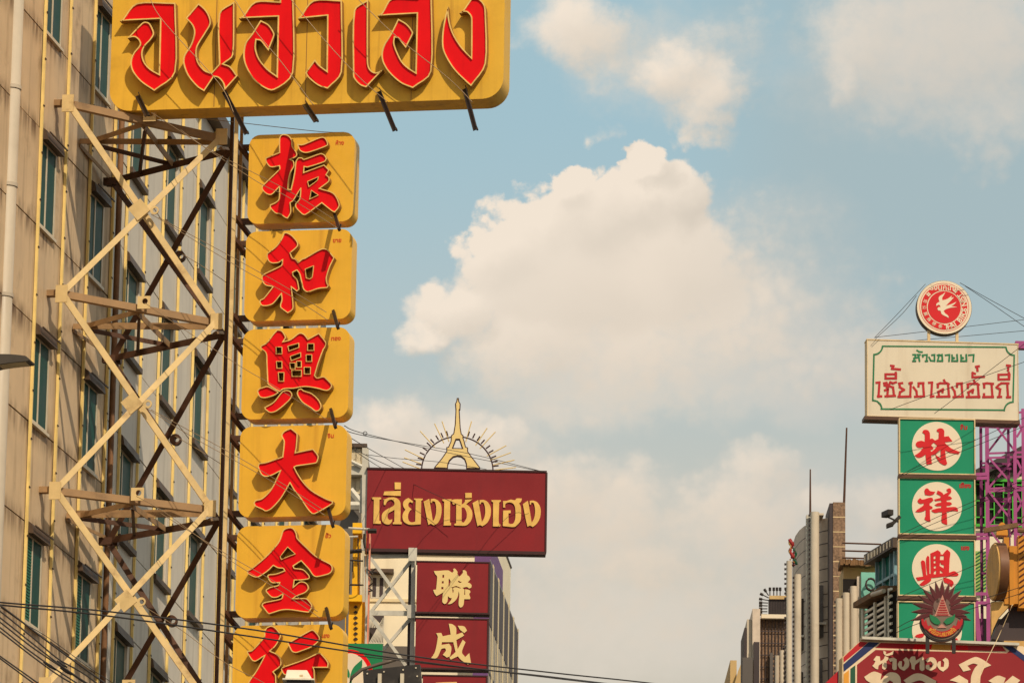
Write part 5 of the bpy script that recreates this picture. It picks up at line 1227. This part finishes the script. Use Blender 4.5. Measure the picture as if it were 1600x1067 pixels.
ef("480,810 545,755 615,810", .031, .036, 'hill', 'dusty_pink')
ef(epc(262, 28, 152, 690)+' '+epc(180, 152, 28, 690), .041, .05, 'ribbon', 'sign_red2')
for sx_ in (1, -1): ef(' '.join(f"{548+sx_*x:.0f},{y}" for x, y in ((185, 800), (205, 760), (225, 690), (245, 730), (262, 680), (290, 690), (282, 760), (235, 830))), .037, .046, 'ribbon_tail', 'sign_red2')
m = MB(); cE = EP.uv(*tr(*EC, "548,690")[0]); rE = EP.uv(*tr(*EC, "774,690")[0])[0]-cE[0]
wd_ = ['เ', 'ค', 'รื่', 'อ', 'ง', 'ห', 'ม', 'า', 'ย', 'ก', 'า', 'ร', 'ค้', 'า']
for i, ch in enumerate(wd_):
    a = R(222+i*96/13); put_text(m, ch, .105, cE[0]+rE*math.cos(a), cE[1]+rE*.95*math.sin(a), .052, .002, a+math.pi/2)
m.obj('ribbon_lettering', M['amber'], ep)
for x in (350, 715): q = EP.l(*tr(*EC, f"{x},990")[0]); MB().box((q.x-.03, .0, q.z-.2), (q.x+.03, .05, q.z+.12)).obj('stand', M['black'], ep)

# --- cameras beside the green boxes
cc1 = thing('security_camera', 'small dark box camera against the sky left of the green boxes', 'camera', PL(P(1386, 803, 104), VIEW + R(20)))
MB().box((-.08, -.22, -.06), (.05, .12, .06)).obj('housing', M['black'], cc1, bevel=.01); MB().bar((.0, .0, -.05), (.3, .1, -.12), .03, .03).obj('arm', M['black'], cc1)
cc2 = thing('floodlight', 'dark floodlight bracket fixed to the second green box', 'floodlight', PL(P(1396, 818, 104.6), VIEW))
m = MB().hexa([(-.14, -.1, -.09), (.0, -.1, -.04), (.0, .1, -.04), (-.14, .1, -.09), (-.15, -.1, -.02), (.0, -.1, .04), (.0, .1, .04), (-.15, .1, -.02)]); m.obj('lamp_head', M['black'], cc2); MB().bar((-.02, 0, 0), (.14, 0, .16), .07, .05).obj('arm', M['black'], cc2)
# ---------------------------------------------------------------- cables, lamps and small street things
def cable(lb, pts, r, name='power_cable', cat='cable', group=None, mt='wire', sag=0):
    """pts: (px, py, Y) in the photo, threaded as a hanging line"""
    q = [P(*p) for p in pts]; fine = []
    for i in range(len(q)-1):
        k0, k1, k2, k3 = q[max(i-1, 0)], q[i], q[i+1], q[min(i+2, len(q)-1)]
        for s_ in range(8):
            t = s_/8; fine.append(.5*((2*k1)+(-k0+k2)*t+(2*k0-5*k1+4*k2-k3)*t*t+(-k0+3*k1-3*k2+k3)*t**3) + Vector((0, 0, -4*sag*t*(1-t))))
    fine.append(q[-1])
    o = q[0]; m = MB(); m.tube([p-o for p in fine], r, 6)
    ob = m.obj(name, M[mt], None, True); ob.location = o
    return lab(ob, lb, cat, group)
G1 = 'power cables crossing the lower left corner'
def z8(x, y): return x/5.704, 880+y/5.704
for i, (lb, pts) in enumerate([
 ('thick black cable starting highest of the lower left bundle', [(-200, 250), (0, 372), (420, 690), (830, 990), (1200, 1250)]),
 ('black cable second highest of the lower left bundle', [(-200, 290), (0, 425), (280, 650), (520, 850), (760, 990), (1100, 1250)]),
 ('black cable third highest of the lower left bundle with a taped joint', [(-200, 340), (0, 482), (300, 720), (560, 920), (830, 1100), (1000, 1200)]),
 ('black cable fourth highest of the lower left bundle', [(-200, 385), (0, 522), (280, 740), (560, 930), (780, 1080), (950, 1200)]),
 ('black cable fifth highest of the lower left bundle with a dark sleeve', [(-200, 430), (0, 570), (240, 760), (480, 930), (700, 1075), (860, 1180)]),
 ('black cable lowest but two of the lower left bundle', [(-200, 470), (0, 605), (280, 820), (500, 980), (680, 1090), (850, 1200)]),
 ('black cable just above the lowest in the lower left corner', [(-200, 690), (0, 825), (170, 945), (340, 1066), (500, 1180)]),
 ('lowest black cable in the lower left corner', [(-200, 705), (0, 845), (150, 955), (300, 1066), (460, 1180)])]):
    cable(lb, [(*z8(x, y), 46+i*.12) for x, y in pts], .0085 if i else .010, group=G1)
cable('thin black cable threading below the lower left bundle', [(*z8(x, y), 47.2) for x, y in ((-100, 300), (180, 510), (430, 660), (800, 930), (1010, 1066), (1200, 1190))], .004, group=G1)
for (x, y, L_) in ((78, 1040, 10), (97, 1037, 8), (103, 1048, 9)):
    p, q = P(x-L_, y-L_*.62, 46.4), P(x+L_, y+L_*.62, 46.4)
    m = MB(); m.tube([Vector((0, 0, 0)), (q-p)*.5, q-p], [.008, .017, .008], 7); o_ = m.obj('cable_splice', M['wire'], None, True); o_.location = p
    lab(o_, {78: 'long taped splice on the fifth cable at lower left', 97: 'taped splice nearest the cream brace at lower left', 103: 'lower taped splice right of the cream brace foot'}[x], 'cable splice', 'taped splices on the cables')
G2 = 'twin cables crossing the street'
cable('upper of the twin black cables crossing from the left edge below the maroon boxes', [(-80, 929, 50), (0, 940.5, 50), (170, 955, 52), (400, 984, 55), (640, 1024, 59), (860, 1050, 63), (1010, 1066, 66), (1200, 1090, 70)], .0095, group=G2)
cable('lower of the twin black cables crossing from the left edge below the maroon boxes', [(-80, 934, 50), (0, 944.5, 50), (170, 962, 52), (400, 995, 55), (640, 1031, 59), (860, 1058, 63), (960, 1070, 66), (1200, 1100, 70)], .0095, group=G2)
cable('thinner black cable running just under the twin cables past the grid block', [(560, 1024, 60), (700, 1040, 61), (830, 1053, 63), (940, 1066, 66), (1100, 1085, 70)], .006, group=G2)
# guy wires
G3 = 'guy wires on the amber sign truss'
gw = [('guy wire from the top eye lug across the first two amber boxes', [(236, 176, 81.5), (272, 199, 81.4), (400, 283, 81.3), (448, 307, 81.2), (528, 357, 81.0)]),
 ('parallel guy wire just above it over the first amber box', [(282, 203, 81.5), (330, 236, 81.4), (448, 297, 81.3), (520, 342, 81.1)]),
 ('guy wire from the first cream gusset to the second amber box', [(236, 335, 81.5), (262, 350, 81.4), (372, 417, 81.3), (450, 460, 81.2), (512, 500, 81)]),
 ('guy wire running beside it to the second amber box', [(248, 340, 81.5), (300, 368, 81.4), (372, 407, 81.3), (452, 452, 81.2), (510, 488, 81)]),
 ('guy wire from the second level eye lug to the third amber box', [(226, 473, 81.5), (270, 503, 81.4), (372, 570, 81.3), (430, 604, 81.2), (510, 655, 81)]),
 ('guy wire from the second cream gusset to the fourth amber box', [(228, 637, 81.5), (300, 682, 81.3), (372, 722, 81.3), (430, 755, 81.2), (508, 805, 81)]),
 ('upper guy wire to the fourth amber box', [(236, 640, 81.5), (310, 680, 81.3), (372, 714, 81.3), (436, 752, 81.2), (506, 797, 81)]),
 ('guy wire from the third level lug to the fifth amber box', [(213, 775, 81.5), (260, 802, 81.4), (360, 875, 81.3), (430, 918, 81.2), (500, 965, 81)]),
 ('upper guy wire to the fifth amber box', [(250, 801, 81.5), (300, 832, 81.4), (362, 870, 81.3), (440, 915, 81.2), (496, 955, 81)]),
 ('lowest guy wire crossing the sixth amber box', [(222, 945, 81.5), (285, 985, 81.4), (352, 1035, 81.3), (410, 1065, 81.2), (450, 1095, 81)]),
 ('dark stay rod from the first dark lug behind the posts', [(285, 397, 83.2), (330, 425, 83.2), (372, 455, 83.2)]),
 ('dark stay rod from the second dark lug behind the posts', [(273, 681, 83.2), (306, 700, 83.2), (352, 729, 83.2)])]
for lb, pts in gw: cable(lb, pts, .006, 'guy_wire', 'wire', G3, 'steel_wire')
G4 = 'guy wires over the wide amber sign'
for lb, pts in [('wire slanting across the first two letters of the wide amber sign', [(230, -20, 81), (250, 27, 81), (340, 128, 81), (365, 176, 80.9)]),
 ('wire slanting across the third and fourth letters of the wide amber sign', [(360, -10, 81), (400, 50, 81), (440, 98, 81), (490, 165, 80.9)]),
 ('wire slanting across the fifth letter of the wide amber sign', [(445, -12, 81), (500, 55, 81), (560, 120, 81), (606, 160, 80.9)]),
 ('wire slanting across the last two letters of the wide amber sign', [(550, -10, 81), (620, 58, 81), (700, 122, 81), (738, 160, 80.9)])]:
    cable(lb, pts, .007, 'guy_wire', 'wire', G4, 'steel_wire')
cable('thin line under the wide amber sign reaching the first amber box', [(270, 180, 82.6), (400, 195, 82.6), (500, 206, 82.6), (538, 207, 82.3)], .006, 'guy_wire', 'wire', None, 'steel_wire')
G5 = 'stay wires fanning to the maroon sign'
for i, (lb, pts) in enumerate([('stay wire from the amber stack over the tower to the far maroon corner', [(538, 665, 90), (572, 678, 98), (690, 705, 128), (800, 727, 138), (853, 738, 139.5)]),
 ('second stay wire passing across the gold tower', [(538, 672, 90), (572, 681, 98), (660, 696, 118), (740, 710, 134), (850, 737, 139.4)]),
 ('stay wire dropping to the left top edge of the maroon sign', [(540, 679, 90), (575, 700, 110), (634, 733, 139)]),
 ('stay wire dropping steeply behind the left corner of the maroon sign', [(548, 690, 92), (566, 708, 110), (620, 733, 139)]),
 ('slack line in front of the left end of the maroon sign', [(549, 700, 92), (575, 718, 110), (600, 733, 139), (660, 763, 139.3), (720, 790, 139.3)]),
 ('low stay wire running past the foot of the ray arc', [(572, 710, 110), (620, 716, 125), (690, 722, 137), (760, 733, 139)])]):
    cable(lb, pts, .008, 'guy_wire', 'wire', G5, 'wire')
rg = thing('insulator_ring', 'small dark ring on the stay wires against the sky', 'wire fitting', PL(P(570.5, 677, 98), VIEW))
MB().tube([(.038*math.cos(R(a)), 0, .038*math.sin(R(a))) for a in range(0, 361, 30)], .008, 6, False).obj('ring', M['wire'], rg)
G6 = 'stay wires around the tan and green signs'
for lb, pts in [('stay wire from the left corner of the tan sign to the round sign', [(1366, 528, 105.5), (1400, 493, 105.7), (1446, 444, 105.9)]),
 ('second stay wire from the left corner of the tan sign to the round sign', [(1368, 529, 105.5), (1410, 490, 105.7), (1432, 462, 105.9)]),
 ('stay wire from the round sign to the right edge', [(1500, 442, 105.9), (1550, 470, 106.5), (1620, 508, 107)]),
 ('second stay wire from the round sign to the right edge', [(1508, 447, 105.9), (1560, 482, 106.5), (1620, 524, 107)]),
 ('nearly level stay wire behind the round sign', [(1368, 527, 106.6), (1480, 514, 107), (1620, 497, 107.5)]),
 ('level stay wire just above the tan sign', [(1430, 532, 106.4), (1520, 524, 107), (1620, 515, 107.5)]),
 ('wire slanting across the right half of the tan sign', [(1460, 646, 104), (1500, 616, 104), (1545, 580, 104), (1610, 530, 104)]),
 ('second wire slanting across the tan sign', [(1390, 640, 104), (1450, 618, 104), (1545, 585, 104), (1610, 562, 104)]),
 ('dark wire across the topmost green box', [(1408, 741, 103.6), (1470, 712, 103.6), (1540, 680, 103.6), (1610, 648, 103.6)]),
 ('parallel dark wire across the topmost green box', [(1406, 744, 103.6), (1470, 718, 103.6), (1540, 690, 103.6), (1610, 662, 103.6)]),
 ('dark wire across the second green box', [(1408, 834, 103.6), (1470, 805, 103.6), (1540, 775, 103.6), (1610, 745, 103.6)]),
 ('parallel dark wire across the second green box', [(1420, 834, 103.6), (1470, 813, 103.6), (1540, 782, 103.6), (1610, 755, 103.6)]),
 ('dark wire across the third green box', [(1406, 932, 103.6), (1470, 905, 103.6), (1530, 880, 103.6), (1610, 850, 103.6)]),
 ('dark wire running by the spiky emblem towards the ochre board', [(1402, 980, 90), (1440, 962, 90), (1520, 940, 90), (1610, 912, 90)]),
 ('lower dark wire running by the spiky emblem towards the ochre board', [(1400, 988, 90), (1440, 972, 90), (1520, 950, 90), (1610, 922, 90)])]:
    cable(lb, pts, .006, 'guy_wire', 'wire', G6, 'wire')
cable('pale loose line hanging over the red gold shop sign', [(1582, 944, 83), (1562, 990, 83), (1545, 1025, 82.5), (1528, 1064, 82), (1515, 1090, 82)], .006, 'loose_line', 'wire', None, 'box_edge')

# street lamp at the left edge
SL = PL(P(-30, 572, 60), 0)
st = thing('street_lamp', 'flat dark grey street lamp head reaching in from the left edge', 'street lamp', SL)
a_ = SL.l(-25, 572); q_ = SL.l(56, 568)
m = MB(); L0 = [(-.35, -.02), (-.1, .085), (.30, .115), (.60, .085), (.655, .045), (.64, .02), (.40, -.0), (.2, -.03), (.05, -.085), (-.2, -.09)]
m.prism([smooth(L0, 3)], -.14, .14); m.obj('lamp_head', mat('lamp head grey', S(78, 68, 58), .5, .2, .1, 4), st, 'auto')
m = MB(); m.hexa([(.26, -.11, -.022), (.6, -.11, .01), (.6, .11, .01), (.26, .11, -.022), (.26, -.11, -.012), (.6, -.11, .02), (.6, .11, .02), (.26, .11, -.012)]); m.obj('lens', M['curtain' if False else 'box_edge'], st)
MB().tube([(-.3, 0, -.02), (-1.2, 0, -.1), (-1.7, 0, -.5), (-1.75, 0, -SL.o.z)], [.035, .04, .05, .08], 10).obj('pole', M['grey_steel'], st, True)
# white topped lamp in front of the lowest amber box
WL = PL(P(470, 1067, 62), VIEW)
wl_ = thing('lantern', 'white tapered lantern top in front of the lowest amber box', 'lantern', WL)
z0 = WL.l(470, 1064).z
m = MB(); t_ = [WL.uv(449, 1048), WL.uv(480, 1048), WL.uv(488, 1063), WL.uv(446, 1063)]
(a0, b0), (a1, _), (a2, b2), (a3, _) = t_
m.hexa([(a3, -.16, b2), (a2, -.16, b2), (a2, .16, b2), (a3, .16, b2), (a0, -.10, b0), (a1, -.10, b0), (a1, .10, b0), (a0, .10, b0)]); m.obj('hood', M['white_paint'], wl_, bevel=.008)
MB().box((a3-.03, -.18, b2-.02), (a2+.03, .18, b2-.002)).obj('rim', M['white_paint'], wl_)
MB().box((-.03+.02, -.15, b2+.02), (.03, -.13, b2+.05)).obj('latch', M['box_edge'], wl_)
MB().box((a3+.02, -.15, b2-.32), (a2-.02, .15, b2-.021)).obj('body', M['black'], wl_); MB().tube([(.0, 0, b2-.33), (0, 0, -WL.o.z)], .05, 8).obj('pole', M['black'], wl_)
# dark board and its arm
DB = PL(P(617, 1060, 70), VIEW - R(6))
dk = thing('traffic_board', 'back of a dark metal board with two pale brackets hung under the twin cables', 'traffic board', DB)
L = [DB.uv(*p) for p in ((567, 1047), (656, 1037), (662, 1130), (571, 1130))]
MB().prism([L], -.12, 0).obj('back_plate', mat('scuffed black metal', S(52, 46, 42), .55, .2, .25, 5, grime=.3, gs=4, dirt=(120, 110, 96)), dk, bevel=.006)
for x in (594, 629): q = DB.l(x, 1056); MB().box((q.x-.025, -.06, q.z-.5), (q.x+.025, -.001, q.z+.03)).obj('bracket', M['alu'], dk)
for (x, y) in ((574, 1052), (600, 1049), (630, 1046), (650, 1043), (652, 1056)): q = DB.l(x, y); MB().tube([(q.x, -.012, q.z), (q.x, -.001, q.z)], .012, 8).obj('bolt', M['alu'], dk)
am = thing('lamp_bracket_arm', 'curved grey pipe arm passing in front of the green board', 'pipe arm', PL(P(560, 1050, 71), VIEW))
AM = PL(am.location, VIEW)
pts = [AM.l(*p) for p in ((541, 1140), (543, 1075), (550, 1058), (565, 1046), (590, 1038), (605, 1034), (618, 1030))]
MB().tube(pts, .026, 9).obj('arm', M['rust'] if False else mat('dull grey pipe', S(96, 84, 72), .5, .3, .1, 4), am, True)
MB().tube([pts[0], (pts[0].x, 0, -AM.o.z)], .045, 9).obj('pole', M['grey_steel'], am, True)
